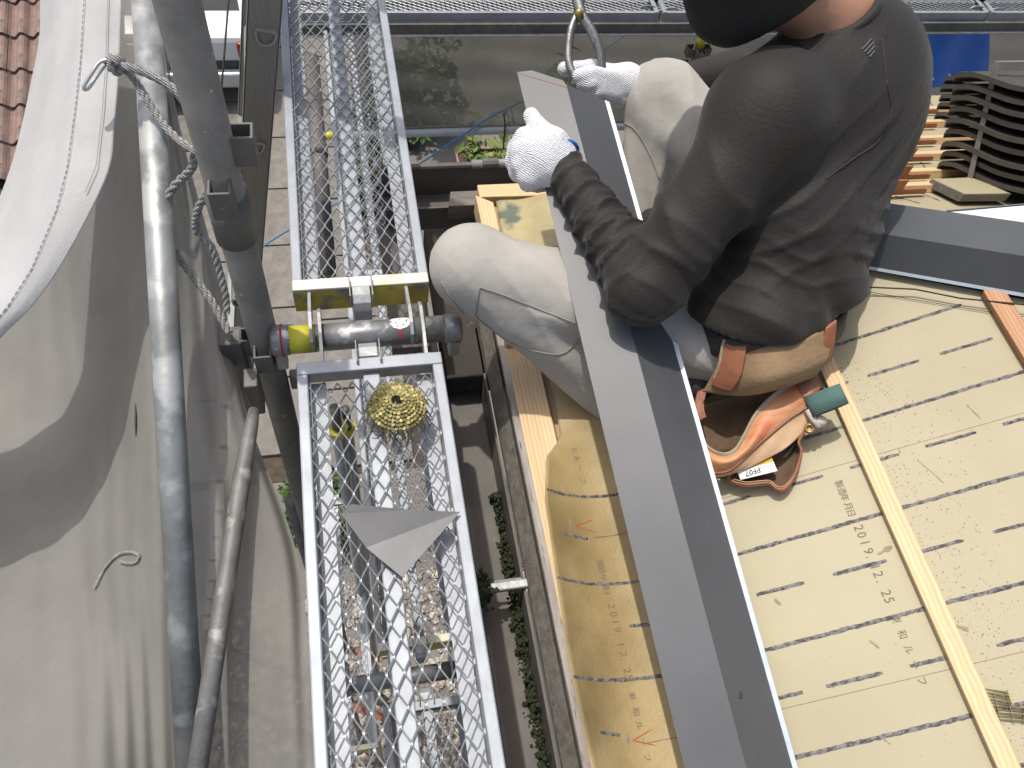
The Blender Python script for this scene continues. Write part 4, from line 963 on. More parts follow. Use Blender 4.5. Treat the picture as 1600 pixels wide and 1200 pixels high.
# ---- hip flashing laid on the hip, and pale offcut behind
def qa(px, py, o=.0): return onA(px, py, o)
hf = thing('folded_flashing', 'dark grey folded flashing lying along the hip behind the worker', 'flashing', tuple(qa(1500, 400, 0)))
A0, A1 = qa(1290, 304, .050), qa(1700, 362, .050); HA = (A1-A0)*2.2; A1 = A0+HA; B0 = qa(1290, 352, .080); B1 = B0+HA; C0 = qa(1290, 404, .026); C1 = C0+HA; E0 = qa(1290, 409, .022); E1 = E0+HA
face_strip('far_face', ([A0, A1], [B0, B1]), 'flash', hf, .0014); face_strip('near_face', ([B0, B1], [C0, C1]), 'flash', hf, .0014); face_strip('hem', ([C0, C1], [E0, E1]), 'flashback', hf, .003)
of = thing('pale_flashing', 'pale grey flashing piece showing behind the hip flashing', 'flashing', tuple(qa(1590, 330, 0)))
face_strip('face', ([qa(1480, 331, .02), qa(1700, 312, .02)], [qa(1560, 352, .02), qa(1700, 372, .02)]), 'flashback', of, .002)
face_strip('lip', ([qa(1478, 329, .024), qa(1700, 310, .024)], [qa(1480, 331, .02), qa(1700, 312, .02)]), 'flash', of, .002)

# ---- battens and brown clips of the far slope
bx = [(1436, 178), (1432, 200), (1428, 226), (1420, 252), (1412, 280), (1404, 303)]
for k, (px0, py0) in enumerate(bx):
    p = onB(px0, py0, .0); y = p[1]; x0 = p[0]-.02; x1 = XR-.3
    c, s = math.cos(math.atan(SB)), math.sin(math.atan(SB)); Tn = np.array([0, c, -s]); Nn = np.array([0, s, c])
    a = np.array([x0, y, zB(y)-.004]); e = np.array([x1, y, zB(y)-.004])
    b = MB(); b.bar(a+Nn*.0105+Tn*.02, e+Nn*.0105+Tn*.02, Tn*.015, Nn*.010); b.build('batten', 'pinex', house, bevel=.001)
    b = MB(); q = a+np.array([-.030, -.008, .006])+Nn*.006
    pr = [(0, 0), (.105, 0), (.105, .012), (.094, .017), (.036, .017), (.036, .046), (.0, .046)]
    b.prism([q+np.array([u, 0, 0])+np.array([0, 0, 1])*v for u, v in pr], (0, -.011, .006))
    tag(b.build('brown_clip', 'brown', None, bevel=.0015), ['brown L shaped clip on the batten farthest from the hip flashing', 'brown L shaped clip on the fifth batten up from the hip flashing', 'brown L shaped clip on the fourth batten up from the hip flashing', 'brown L shaped clip on the third batten up from the hip flashing', 'brown L shaped clip on the second batten up from the hip flashing', 'brown L shaped clip on the batten nearest the hip flashing'][k], 'clip', 'brown clips in a row up the far slope')
for (p, q) in (((1436, 128), (1458, 164)), ((1455, 116), (1460, 124)), ((1483, 114), (1488, 123)), ((1435, 298), (1470, 312)), ((1400, 305), (1438, 316)), ((1440, 252), (1452, 266)), ((1446, 215), (1455, 220))):
    a = onB(*p); e = onB(*q)
    mark_strip(lambda x, y: zB(y)-.0035, a[0], a[1], e[0], e[1], .0022, 'groove', 'groove', farsheet)
# ---- stacked wavy tiles
def make_tile():
    L_, Dp, th = .42, .30, .011; pr = [(0, -.013), (.004, -.004), (.014, .002), (.03, .0035)]+[(u, .0035-.010*(1-math.cos((u-.03)/.36*2*math.pi))/2*0+.004*math.sin(u*24)) for u in np.linspace(.05, L_-.03, 12)]+[(L_-.01, .002), (L_, -.010)]
    n = len(pr); b = MB()
    V = [(u, 0, z) for u, z in pr]+[(u, Dp, z) for u, z in pr]+[(u, 0, z-th) for u, z in pr]+[(u, Dp, z-th) for u, z in pr]
    F = []
    for i in range(n-1): F += [(i, i+1, n+i+1, n+i), (2*n+i, 3*n+i, 3*n+i+1, 2*n+i+1), (2*n+i, 2*n+i+1, i+1, i), (n+i, n+i+1, 3*n+i+1, 3*n+i)]
    F += [(0, n, 3*n, 2*n), (n-1, 3*n-1, 4*n-1, 2*n-1)]
    b.add(V, F); me = bpy.data.meshes.new('roof_tile'); me.from_pydata(b.v, [], b.f); return me
TM = make_tile()
def stack(px, py, px2, py2, n, group, lab, topup, pitch=.0275):
    p = onB(px, py, .012); e = onB(px2, py2, .012); ang = math.atan2(e[1]-p[1], e[0]-p[0]); e1 = unit(e-p)
    e2 = unit(np.cross(unit(np.array([0, SB, 1])), e1)); e3 = np.cross(e1, e2)
    if e3[2] < 0: e3 = -e3; e2 = -e2
    Rm = Matrix((tuple(e1), tuple(e2), tuple(e3))).transposed().to_euler()
    top = np.array(topup)
    for k in range(n):
        o = link('roof_tile', TM, 'tile'); j = np.array([random.uniform(-.004, .004), random.uniform(-.004, .004), 0])
        o.location = tuple(p+e3*(pitch*k+.026)+top*k/n+j); o.rotation_euler = Rm
        la = lab if 0 < k < n-1 else (lab.replace('dark wavy roof tile', 'topmost dark wavy roof tile') if k else lab.replace('dark wavy roof tile', 'lowest dark wavy roof tile'))
        tag(o, la, 'roof tile', group)
    return p, e1, e2, e3
P_, e1, e2, e3 = stack(1463, 268, 1600, 322, 9, 'roof tiles in the strapped stack', 'dark wavy roof tile in the tall strapped stack', (-.02, .0, -.01))
stack(1458, 186, 1560, 222, 5, 'roof tiles in the low stack', 'dark wavy roof tile in the low stack behind the strapped one', (-.0, .0, 0))
stack(1096, 190, 1180, 215, 5, 'roof tiles stacked behind the knee', 'dark wavy roof tile in the stack behind the raised knee', (-.0, .0, 0))
q = P_+e1*.125-e2*.004; hgt = .0275*9+.03
b = MB(); pts = [q+e3*(-.002), q+e3*hgt*.5+e1*-.012, q+e3*(hgt*.99)+e1*-.025, q+e3*(hgt+.004)+e2*.15+e1*.02, q+e3*(hgt+.004)+e2*.30+e1*.03]
for a, c in zip(pts[:-1], pts[1:]): b.bar(a, c, e1*.008, np.cross(unit(c-a), e1)*.0008)
tag(b.build('packing_strap', 'strap'), 'grey plastic packing strap around the tall stack of tiles', 'strap')
oc = thing('board_offcut', 'flat cream topped offcut with dark edges before the tile stack', 'offcut', tuple(onB(1515, 295, 0)))
qq = [onB(1455, 280, .03), onB(1506, 304, .03), onB(1580, 303, .03), onB(1520, 277, .03)]
b = MB(); b.hexa([p-np.array([0, 0, .022]) for p in qq]+qq); b.build('board', 'fasciagrey', oc)
b = MB(); c_ = sum(qq)/4; b.add([c_+(p-c_)*.97+np.array([0, 0, .001]) for p in qq], [(0, 1, 2, 3)]); b.build('top_sheet', 'under', oc)

# ---- nails: the coil on the plank, the strip on the roof
def nail_mesh(L_, hr, sr):
    b = MB(); b.tube([(0, 0, 0), (0, 0, -.0016)], hr, 9); b.tube([(0, 0, -.0016), (0, 0, -L_+.006), (0, 0, -L_)], [sr, sr, .0002], 6, cap=False)
    me = bpy.data.meshes.new('nail'); me.from_pydata(b.v, [], b.f); me.materials.append(M['nail']); me.materials.append(M['nailshank'])
    for i, p in enumerate(me.polygons): p.material_index = 0 if i < 11 else 1
    return me
NM = nail_mesh(.043, .0030, .0011)
cc = onz(620, 650, 4.9)
coil = thing('nail_coil', 'round coil of yellow wire collated nails standing on the plank', 'nail coil', tuple(cc))
a = 0.0; r = .0085; cnt = 0
while r < .0455 and cnt < 298:
    x, y = cc[0]+r*math.cos(a), cc[1]+r*math.sin(a); z = 4.9+.056-.024*(r/.047)**1.8+random.uniform(-.0008, .0008)
    o = link('nail', NM, 'nail', coil); o.location = (x, y, z); tl_ = .32*r/.047
    o.rotation_euler = (tl_*math.sin(a)*-1.0+random.uniform(-.05, .05), tl_*math.cos(a)+random.uniform(-.05, .05), random.uniform(0, 6))
    o.scale = (1, 1, random.uniform(.97, 1.0))
    da = .0061/r*random.uniform(.94, 1.06); a += da; r += .0052*da/(2*math.pi); cnt += 1
for zz, rr in ((.030, 1.0), (.014, 1.06)):
    P = [(cc[0]+(.0105+.0062*t/(2*math.pi))*rr*math.cos(t), cc[1]+(.0105+.0062*t/(2*math.pi))*rr*math.sin(t), 4.9+zz) for t in np.linspace(0, 35, 260)]
    b = MB(); b.tube(P, .0006, 4); b.build('wire', 'nailshank', coil)
ns = thing('nail_strip', 'short strip of collated brass coloured nails by the batten', 'nail strip', tuple(onA(1580, 1100)))
for k in range(10):
    t_ = k/9; hpx = np.array([1583+(18 if k > 4 else -8*(1-k/5)), 1082+44*t_]); tpx = np.array([1533+14*t_, 1076+48*t_])
    hp = onA(hpx[0], hpx[1], .010+.004*(k % 2)); tp_ = onA(tpx[0], tpx[1], .006); d = unit(hp-tp_)
    o = link('nail', NM, 'nail', ns); o.location = tuple(hp-ns.location) if False else tuple(hp); o.rotation_mode = 'QUATERNION'; o.rotation_quaternion = Vector(d).to_track_quat('Z', 'Y')
b = MB(); b.tube([onA(1553, 1082, .013), onA(1566, 1130, .014)], .0006, 4); b.tube([onA(1572, 1082, .013), onA(1586, 1130, .014)], .0006, 4); b.build('wire', 'nailshank', ns)

# ---- bent scrap of flashing on the plank
sp = lambda px, py, h: onz(px, py, 4.905+h)
b = MB(); V = [sp(533, 803, .020), sp(548, 788, .006), sp(640, 797, .012), sp(719, 800, .004), sp(628, 902, .002), sp(572, 856, .002)]
b.add(V, [(0, 1, 2, 5), (5, 2, 3, 4)]); o = b.build('metal_scrap', 'scrap', None); sm_ = o.modifiers.new('solid', 'SOLIDIFY'); sm_.thickness = .0012
tag(o, 'grey kite shaped scrap of flashing lying on the mesh plank', 'metal scrap')
b = MB(); b.add([sp(533, 803, .020), sp(548, 788, .006), sp(524, 806, .004)], [(0, 1, 2)]); q = b.build('turned_corner', 'flash', o)

# ---- tin snips in the right hand
sn = thing('tin_snips', 'steel tin snips held upright with open handles in the right glove', 'snips', tuple(at(905, 60, 1.46)))
def blade(name, pts, w0, w1, th, m='snip'):
    C_ = crom(pts, 26); b = MB(); V = []; F = []; vd = unit(CAM-C_[13])
    for i in range(26):
        t = unit(C_[min(i+1, 25)]-C_[max(i-1, 0)]); sd = unit(np.cross(t, vd)); wd = w0+(w1-w0)*i/25; n_ = np.cross(sd, t)
        for ca, sa in ((1, 0), (.6, .9), (-.6, .9), (-1, 0), (-.6, -.9), (.6, -.9)): V.append(C_[i]+sd*wd*ca+n_*th*sa)
    for i in range(25):
        for k in range(6): F.append((i*6+k, i*6+(k+1) % 6, (i+1)*6+(k+1) % 6, (i+1)*6+k))
    F += [tuple(range(6))[::-1], tuple(range(150, 156))]; b.add(V, F); return b.build(name, m, sn, smooth=True)
blade('handle', [at(912, -20, 1.475), at(902, 22, 1.475), at(892, 48, 1.475), at(888, 80, 1.475), at(890, 102, 1.475), at(898, 122, 1.475), at(896, 134, 1.478)], .0085, .0062, .0045)
hd = blade('handle', [at(898, -20, 1.462), at(908, 22, 1.462), at(924, 48, 1.463), at(936, 76, 1.466), at(941, 110, 1.472), at(938, 165, 1.49)], .0105, .0065, .0042)
blade('jaw', [at(898, -20, 1.468), at(893, -70, 1.46), at(900, -130, 1.45)], .011, .002, .003)
blade('jaw', [at(912, -20, 1.475), at(918, -70, 1.467), at(903, -130, 1.455)], .011, .002, .003)
pv = at(905, 21, 1.453); nv_ = unit(CAM-pv)
b = MB(); b.tube([pv-nv_*.004, pv+nv_*.002, pv+nv_*.004], [.0085, .008, .006], 14); b.build('pivot_bolt', 'brass', sn, smooth=True)
me = text_mesh('ALSON', .0085, .0003); me.materials.clear(); e_ = link('maker_mark', me, 'galv', hd)
ex = unit(at(932, 66, 1.45)-at(919, 40, 1.45)); ez = unit(CAM-at(925, 50, 1.45)); ey = np.cross(ez, ex)
mm = Matrix.Identity(4)
for r_ in range(3): mm[r_][0] = ex[r_]; mm[r_][1] = ey[r_]; mm[r_][2] = ez[r_]; mm[r_][3] = (at(917, 44, 1.4555))[r_]
e_.matrix_parent_inverse = Matrix.Identity(4); e_.matrix_basis = mm

# ================================================================== THE WORKER
J = dict(W=at(874, 252, 1.350), E=at(1008, 450, 1.225), S=at(1205, 180, 1.17), N=at(1300, 28, 1.21),
         hipL=at(1082, 530, 1.39), kneeL=at(738, 416, 1.355), ankL=at(965, 612, 1.46),
         hipR=np.array([.80, .83, 5.02]), kneeR=at(1036, 158, 1.53), ankR=at(1012, 378, 1.61),
         SR=np.array([.955, 1.10, 5.25]), ER=np.array([.87, 1.31, 5.06]), WR=at(1000, 150, 1.545))
P0 = np.array([.690, .715, 5.045]); CH = np.array([.825, .945, 5.235]); BE = np.array([.742, .805, 5.13])
ax_a = unit(J['SR']-J['S']); ax_s = unit(CH-P0); ax_s = unit(ax_s-ax_s.dot(ax_a)*ax_a); ax_f = np.cross(ax_s, ax_a)
if ax_f[1] < 0: ax_f = -ax_f
RB = np.array([ax_a, ax_f, ax_s])
HC = at(1178, -78, 1.13); ft = unit(ax_f+np.array([-.25, -.1, -.25])); ht = unit(np.array([0, 0, 1.0])-ft[2]*ft); hs = np.cross(ft, ht); RH = np.array([hs, ft, ht])
person = thing('person', 'worker in dark long sleeved shirt and grey trousers crouching on the roof with metal snips', 'person', (.70, .72, zA(.70)))

def torso(X, g):
    d = ell(X, CH, RB, (.185+g, .118+g, .165+g))
    d = smin(d, ell(X, BE, RB, (.160+g, .118+g, .16+g)), .06)
    d = smin(d, ell(X, P0, RB, (.155+g, .125+g, .12+g)), .05)
    return d
def fold(t, k, ph, ang, sharp=1.6):
    s = np.sin(.5*(k*t+ph+1.2*np.sin(ang)+.6*np.sin(2.3*ang+1)+1.1*np.sin(3.1*t+ang))); return 1.6*(1-np.abs(s))**sharp-.5
def angle_about(X, a, b):
    d = unit(b-a); u = unit(np.cross(d, [.2, .3, 1])); v = np.cross(d, u); q = X-np.array(a, np.float32); return np.arctan2(q@v.astype(np.float32), q@u.astype(np.float32))
def headsdf(X, g):
    d = ell(X, HC, RH, (.076+g, .094+g, .110+g)); q = HC+RH.T@np.array([0, .035, -.055]); d = smin(d, ell(X, q, RH, (.058+g, .06+g, .06+g)), .03)
    return d
# body: one continuous surface inside the clothes
def body(X):
    g = -.014; d = torso(X, g)
    for a, b, ra, rb in (('S', 'E', .048, .04), ('E', 'W', .04, .027), ('SR', 'ER', .048, .04), ('ER', 'WR', .04, .027), ('hipL', 'kneeL', .060, .045), ('kneeL', 'ankL', .052, .036), ('hipR', 'kneeR', .060, .048), ('kneeR', 'ankR', .052, .036)):
        d = smin(d, cone(X, J[a], J[b], ra, rb)[0], .025)
    d = smin(d, cone(X, CH+ax_s*.10, J['S'], .055, .05)[0], .04); d = smin(d, cone(X, CH+ax_s*.10, J['SR'], .055, .05)[0], .04)
    d = smin(d, cone(X, CH+ax_s*.12, J['N'], .065, .056)[0], .03); d = smin(d, cone(X, J['N'], HC+RH.T@np.array([0, -.02, -.04]), .056, .054)[0], .02)
    d = smin(d, headsdf(X, 0), .015)
    d = smin(d, cone(X, HC+RH.T@np.array([0, .098, .0]), HC+RH.T@np.array([0, .112, -.032]), .010, .014)[0], .012)   # nose
    for s in (-1, 1):
        d = smin(d, ell(X, HC+RH.T@np.array([s*.078, -.005, -.012]), RH, (.010, .018, .030)), .008)              # ears
        d = -smin(-d, ell(X, HC+RH.T@np.array([s*.032, .098, .012]), RH, (.017, .010, .010)), .012) if False else d
    return d
sdf_object('body', body, (.08, .50, 4.74), (1.16, 1.45, 5.66), .0085, 'skin', person)
for s in (-1, 1):
    c = HC+RH.T@np.array([s*.031, .083, .006]); b = MB(); b.add((iv*np.array([.012, .008, .008]))@RH+c, iff); b.build('eye', 'paperwhite', person, smooth=True)
b = MB(); b.add((iv*np.array([.024, .008, .006]))@RH+HC+RH.T@np.array([0, .092, -.062]), iff); b.build('mouth', 'leather', person, smooth=True)

# shirt
def shirt(X):
    d = torso(X, 0.0)
    n3 = np.sin(23*X[..., 0]+17*X[..., 2]+2*np.sin(9*X[..., 1]))*np.sin(11*X[..., 1]-9*X[..., 2])
    d = d-.0032*n3
    # hem gathers
    hh = (X-P0.astype(np.float32))@ax_s.astype(np.float32); an = np.arctan2((X-P0.astype(np.float32))@ax_f.astype(np.float32), (X-P0.astype(np.float32))@ax_a.astype(np.float32))
    d = d-.006*np.exp(-((hh-.045)/.035)**2)*(1+np.sin(5*an+40*hh))
    d = d-.0035*np.sin(9*an+26*hh+2*np.sin(3*an))*np.clip((.20-hh)*5, 0, 1)
    def ridge(v, k, ph, wob): 
        s = np.sin(.5*(k*(X@np.array(unit(v), np.float32))+ph+wob)); return (1-np.abs(s))**2.2
    rS = np.linalg.norm(X-J['S'].astype(np.float32), axis=-1); w1 = np.exp(-((rS-.16)/.09)**2)
    d = d-.006*w1*ridge((.55, -.25, -.8), 150, .6, 1.5*np.sin(14*X[..., 1]))
    w2 = np.exp(-((hh-.10)/.07)**2); d = d-.0042*w2*ridge(ax_s+.5*ax_a, 170, .2, 2.2*np.sin(2*an)+1.0*np.sin(5*an))
    w3 = np.exp(-((hh-.24)/.09)**2); d = d-.0022*w3*ridge(ax_s-.8*ax_a, 95, 1.0, 1.6*np.sin(3*an))
    # shoulders
    d = smin(d, cone(X, CH+ax_s*.075, J['S'], .086, .072)[0], .06); d = smin(d, cone(X, CH+ax_s*.06+ax_f*.05, J['S']+ax_f*.03, .085, .068)[0], .05); d = smin(d, cone(X, CH+ax_s*.075, J['SR'], .085, .070)[0], .06)
    # collar
    dn = cone(X, CH+ax_s*.11, J['N']+unit(J['N']-CH)*.012, .082, .062)[0]
    d = smin(d, dn, .03)
    # left sleeve
    du, tu = cone(X, J['S'], J['E'], .075, .056); au = angle_about(X, J['S'], J['E'])
    du = du-.005*fold(tu, 17, .5, au*1.0+1)*np.clip((tu-.1)*2, 0, 1)-.0042*fold(tu, 37, 1.5, au)*np.clip((tu-.5)*3, 0, 1)
    df, tf_ = cone(X, J['E'], J['W'], .052, .033); af = angle_about(X, J['E'], J['W'])
    df = df-(.0075*fold(tf_, 38, .2, af*1.0+.6)+.004*fold(tf_, 71, 2.0, af*2.0))*np.clip(1.15-tf_*.6, 0.35, 1)
    arm = smin(du, df, .03)
    d = smin(d, arm, .035)
    du, tu = cone(X, J['SR'], J['ER'], .066, .052); df, _ = cone(X, J['ER'], J['WR'], .050, .034)
    d = smin(d, smin(du, df, .03), .03)
    # cuffs, hem, neck opening
    dW = unit(J['W']-J['E']); d = np.maximum(d, np.where(np.linalg.norm(X-J['W'].astype(np.float32), axis=-1) < .09, (X-(J['W']-.004*dW).astype(np.float32))@dW.astype(np.float32), -1))
    dW = unit(J['WR']-J['ER']); d = np.maximum(d, np.where(np.linalg.norm(X-J['WR'].astype(np.float32), axis=-1) < .09, (X-J['WR'].astype(np.float32))@dW.astype(np.float32), -1))
    hem = -(hh-.020+.010*np.sin(an*2+.5)); d = np.maximum(d, np.where((np.abs(hh) < .30) & (np.linalg.norm(X-P0.astype(np.float32), axis=-1) < .30), hem, -1))
    nk = unit(J['N']-CH); d = np.maximum(d, (X-(J['N']+nk*.012).astype(np.float32))@nk.astype(np.float32)-.5*np.maximum(0, .10-np.linalg.norm(X-J['N'].astype(np.float32), axis=-1)) if False else np.where(np.linalg.norm(X-J['N'].astype(np.float32), axis=-1) < .12, (X-(J['N']+nk*.008).astype(np.float32))@nk.astype(np.float32), -1))
    return d
so_ = sdf_object('shirt', shirt, (.30, .50, 4.90), (1.18, 1.46, 5.52), .0045, 'shirt', person, 1)
# collar band
cnk = J['N']+unit(J['N']-CH)*.006; nk = unit(J['N']-CH); u = unit(np.cross(nk, [0, 0, 1])); v = np.cross(nk, u)
b = MB(); b.tube([cnk+.066*(math.cos(t)*u+math.sin(t)*v)+nk*(.004*math.sin(3*t)) for t in np.linspace(0, 2*math.pi, 40)], .0075, 8, cap=False); b.build('collar', 'shirt', person, smooth=True)

# trousers
def trousers(X):
    d = ell(X, np.array([.685, .735, 4.995]), RB, (.15, .125, .105))
    a1, t1 = cone(X, J['hipL'], J['kneeL'], .080, .067); an = angle_about(X, J['hipL'], J['kneeL'])
    a1 = a1-.004*np.sin(14*t1+1.7*an)*np.clip(1.2-t1, .2, 1)
    a2, t2 = cone(X, J['kneeL'], J['ankL'], .067, .056); an2 = angle_about(X, J['kneeL'], J['ankL'])
    a2 = a2-.0045*np.sin(3*an2+5*t2)*np.clip(t2*2, 0, 1)
    d = smin(d, smin(a1, a2, .022), .05)
    b1, s1 = cone(X, J['hipR'], J['kneeR'], .080, .072); b2, s2 = cone(X, J['kneeR'], J['ankR'], .071, .062); an3 = angle_about(X, J['kneeR'], J['ankR'])
    b2 = b2-.0075*np.sin(6*an3+4*s2)*np.clip(s2*2, 0, 1)
    b1 = b1-.003*np.sin(6*angle_about(X, J['hipR'], J['kneeR'])+3*s1)
    d = smin(d, smin(b1, b2, .022), .05)
    def rdg(v, k, ph, wob): return (1-np.abs(np.sin(.5*(k*(X@np.array(unit(v), np.float32))+ph+wob))))**2.2
    ml = (.35*J['hipL']+.65*J['kneeL']).astype(np.float32); wl = np.exp(-(np.linalg.norm(X-ml, axis=-1)/.16)**2)
    d = d-.0045*wl*rdg((.75, .5, .45), 120, .3, 2.4*np.sin(13*X[..., 1]+5*X[..., 2]))
    mr_ = J['kneeR'].astype(np.float32); wr_ = np.exp(-(np.linalg.norm(X-mr_, axis=-1)/.13)**2); d = d-.0040*wr_*rdg((.9, -.3, .35), 125, .8, 2.2*np.sin(15*X[..., 1]-6*X[..., 2]))
    wk = np.exp(-(np.linalg.norm(X-J['kneeL'].astype(np.float32), axis=-1)/.10)**2); d = d-.0022*wk*rdg((.2, .8, -.6), 190, .1, 2.0*np.sin(22*X[..., 0]))
    tt = np.clip(t2, 0, 1); kn = np.exp(-(np.linalg.norm(X-(.5*J['hipL']+.5*J['ankL']).astype(np.float32), axis=-1)/.12)**2)
    sA_ = np.sin(.5*(130*(X@np.array(unit((.8, .2, .7)), np.float32))+1.5*np.sin(20*X[..., 1]))); d = d-.009*kn*(1-np.abs(sA_))**2
    kr = np.exp(-(np.linalg.norm(X-(.35*J['kneeR']+.65*J['ankR']).astype(np.float32), axis=-1)/.10)**2)
    sB_ = np.sin(.5*(170*(X@np.array(unit((1, .25, -.1)), np.float32))+1.2*np.sin(16*X[..., 2]+9*X[..., 1]))); d = d-.008*kr*(1-np.abs(sB_))**2
    n3 = np.sin(19*X[..., 0]+13*X[..., 2])*np.sin(15*X[..., 1]-7*X[..., 0]); d = d-.002*n3
    return d
tr_ = sdf_object('trousers', trousers, (.08, .50, 4.72), (1.02, 1.38, 5.20), .0048, 'trousers', person, 1)
bv = bvh_of(tr_)
def seam(pts, n, r=.0011, m='seam', o=tr_, bvv=None, name='seam'):
    P = drape(bvv or bv, o, pts, .0008, n)
    if len(P) < 3: return
    b = MB(); b.tube(P, r, 6); b.build(name, m, person, smooth=True)
seam([(744, 494), (746, 470), (750, 449)], 14); seam([(750, 449), (790, 462), (845, 484), (900, 505)], 30)
seam([(744, 494), (765, 512), (800, 536), (840, 549), (880, 552), (905, 528)], 40)
seam([(690, 440), (715, 478), (760, 520), (800, 552)], 30, .0015)
seam([(966, 192), (990, 200), (1015, 240), (1030, 280)], 30)
# belt
b = MB(); P = []
for t in np.linspace(0, 2*math.pi, 48): P.append(P0-ax_s*.012+ax_a*.140*math.cos(t)+ax_f*.112*math.sin(t))
V = []; F = []
for k, p in enumerate(P): V += [p-ax_s*.022, p+ax_s*.02]
for k in range(47): F.append((2*k, 2*k+1, 2*k+3, 2*k+2))
b.add(V, F); bl = b.build('belt', 'belt', person, smooth=True); s_ = bl.modifiers.new('solid', 'SOLIDIFY'); s_.thickness = .006
# knee pad hem stitched band
# shoes
for nm in ('L', 'R'):
    A = J['ank'+nm]; d = unit(np.array([-.45, .55, 0])) if nm == 'R' else unit(np.array([.5, -.25, 0])); Z_ = np.array([0, 0, 1.0])
    def shoe(X, A=A, d=d):
        h = zA(A[0])+.045; a = np.array([A[0], A[1], h+.01])-d*.03; return smin(cone(X, a, a+d*.15-Z_*.012+np.array([0, 0, SA*d[0]*.15]), .04, .03)[0], cone(X, a+Z_*.01, A, .042, .05)[0], .03)
    sdf_object('shoe', shoe, A-np.array([.22, .22, .16]), A+np.array([.22, .22, .12]), .006, 'shoe', person)

# cap with ear flap, pulled low
def cap(X):
    d = headsdf(X, .016); q = (X-HC.astype(np.float32)); z = q@ht.astype(np.float32); y = q@ft.astype(np.float32)
    d = d-.0025*np.sin(60*z+4*y)*np.clip(.5-z*6, 0, 1)
    return np.maximum(d, -(z+.100+.30*np.minimum(y, .05)))
sdf_object('cap', cap, HC-.15, HC+.15, .005, 'cap', person)
b = MB(); V = []; F = []
for k in range(13):
    t = -1.1+2.2*k/12
    for j, rr in enumerate((.096, .150)):
        V.append(HC+hs*(.80*rr*math.sin(t))+ft*((.094 if j == 0 else .094+.055)*math.cos(t)+.008)+ht*(.038-.02*j*math.cos(t)))
for k in range(12): F.append((2*k, 2*k+1, 2*k+3, 2*k+2))
b.add(V, F); o = b.build('cap_brim', 'cap', person, smooth=True); s_ = o.modifiers.new('solid', 'SOLIDIFY'); s_.thickness = .004

# left glove: thumb over the flashing, four fingers under its edge
Wl = J['W']; dW = unit(J['W']-J['E'])
def hand_left(X):
    d = cone(X, Wl-dW*.006, at(858, 238, 1.352), .031, .035)[0]
    d = smin(d, cone(X, at(856, 236, 1.350), at(826, 238, 1.354), .036, .028)[0], .03)
    d = smin(d, cone(X, at(850, 262, 1.354), at(833, 276, 1.357), .032, .022)[0], .03)
    K = [(819, 214, 1.352), (813, 236, 1.352), (814, 257, 1.354), (822, 276, 1.356)]; Q = [(806, 232, 1.377), (803, 252, 1.380), (809, 270, 1.380), (824, 287, 1.377)]
    T_ = [(822, 240, 1.414), (822, 260, 1.416), (828, 276, 1.414), (840, 290, 1.407)]; U_ = [(850, 243, 1.422), (852, 262, 1.424), (855, 277, 1.422), (860, 290, 1.417)]
    for k in range(4):
        r_ = (.0135, .014, .0135, .012)[k]
        f_ = smin(cone(X, at(*K[k]), at(*Q[k]), r_*1.25, r_*1.1)[0], smin(cone(X, at(*Q[k]), at(*T_[k]), r_*1.1, r_)[0], cone(X, at(*T_[k]), at(*U_[k]), r_, r_*.85)[0], .004), .005)
        d = smin(d, f_, .008)
    th_ = smin(cone(X, at(862, 226, 1.347), at(842, 202, 1.350), .021, .0165)[0], cone(X, at(842, 202, 1.350), at(830, 181, 1.364), .0165, .0140)[0], .01)
    d = smin(d, th_, .008)
    return d
gl = sdf_object('glove', hand_left, at(850, 235, 1.42)-.13, at(850, 235, 1.42)+.13, .0028, 'glove', person, 1)
ring = lambda c, d, r: [c+r*(math.cos(t)*unit(np.cross(d, [0.1, .2, 1]))+math.sin(t)*np.cross(d, unit(np.cross(d, [0.1, .2, 1])))) for t in np.linspace(0, 2*math.pi, 36)]
b = MB(); b.tube(ring(Wl+dW*.006, dW, .0365), .0048, 8, cap=False); b.build('cuff', 'cuff', gl, smooth=True)
# right glove closed round the snips
Wr = J['WR']
def hand_right(X):
    d = cone(X, Wr, at(978, 132, 1.522), .032, .036)[0]
    d = smin(d, cone(X, at(978, 130, 1.515), at(952, 126, 1.502), .033, .026)[0], .02)
    # thumb reaching behind the handle
    d = smin(d, smin(cone(X, at(968, 118, 1.515), at(925, 106, 1.505), .018, .0145)[0], cone(X, at(925, 106, 1.505), at(882, 108, 1.498), .0145, .0135)[0], .008), .006)
    for (a, b_, c, r_) in (((962, 122, 1.49), (922, 116, 1.468), (905, 118, 1.470), .0150), ((962, 134, 1.495), (926, 130, 1.472), (908, 130, 1.478), .0140), ((964, 146, 1.50), (934, 143, 1.482), (918, 142, 1.492), .0135), ((970, 156, 1.51), (946, 154, 1.498), (934, 153, 1.506), .012)):
        d = smin(d, smin(cone(X, at(*a), at(*b_), r_*1.1, r_)[0], cone(X, at(*b_), at(*c), r_, r_*.85)[0], .006), .006)
    return d
gr_ = sdf_object('glove', hand_right, at(945, 130, 1.51)-.13, at(945, 130, 1.51)+.13, .0028, 'glove', person, 1)

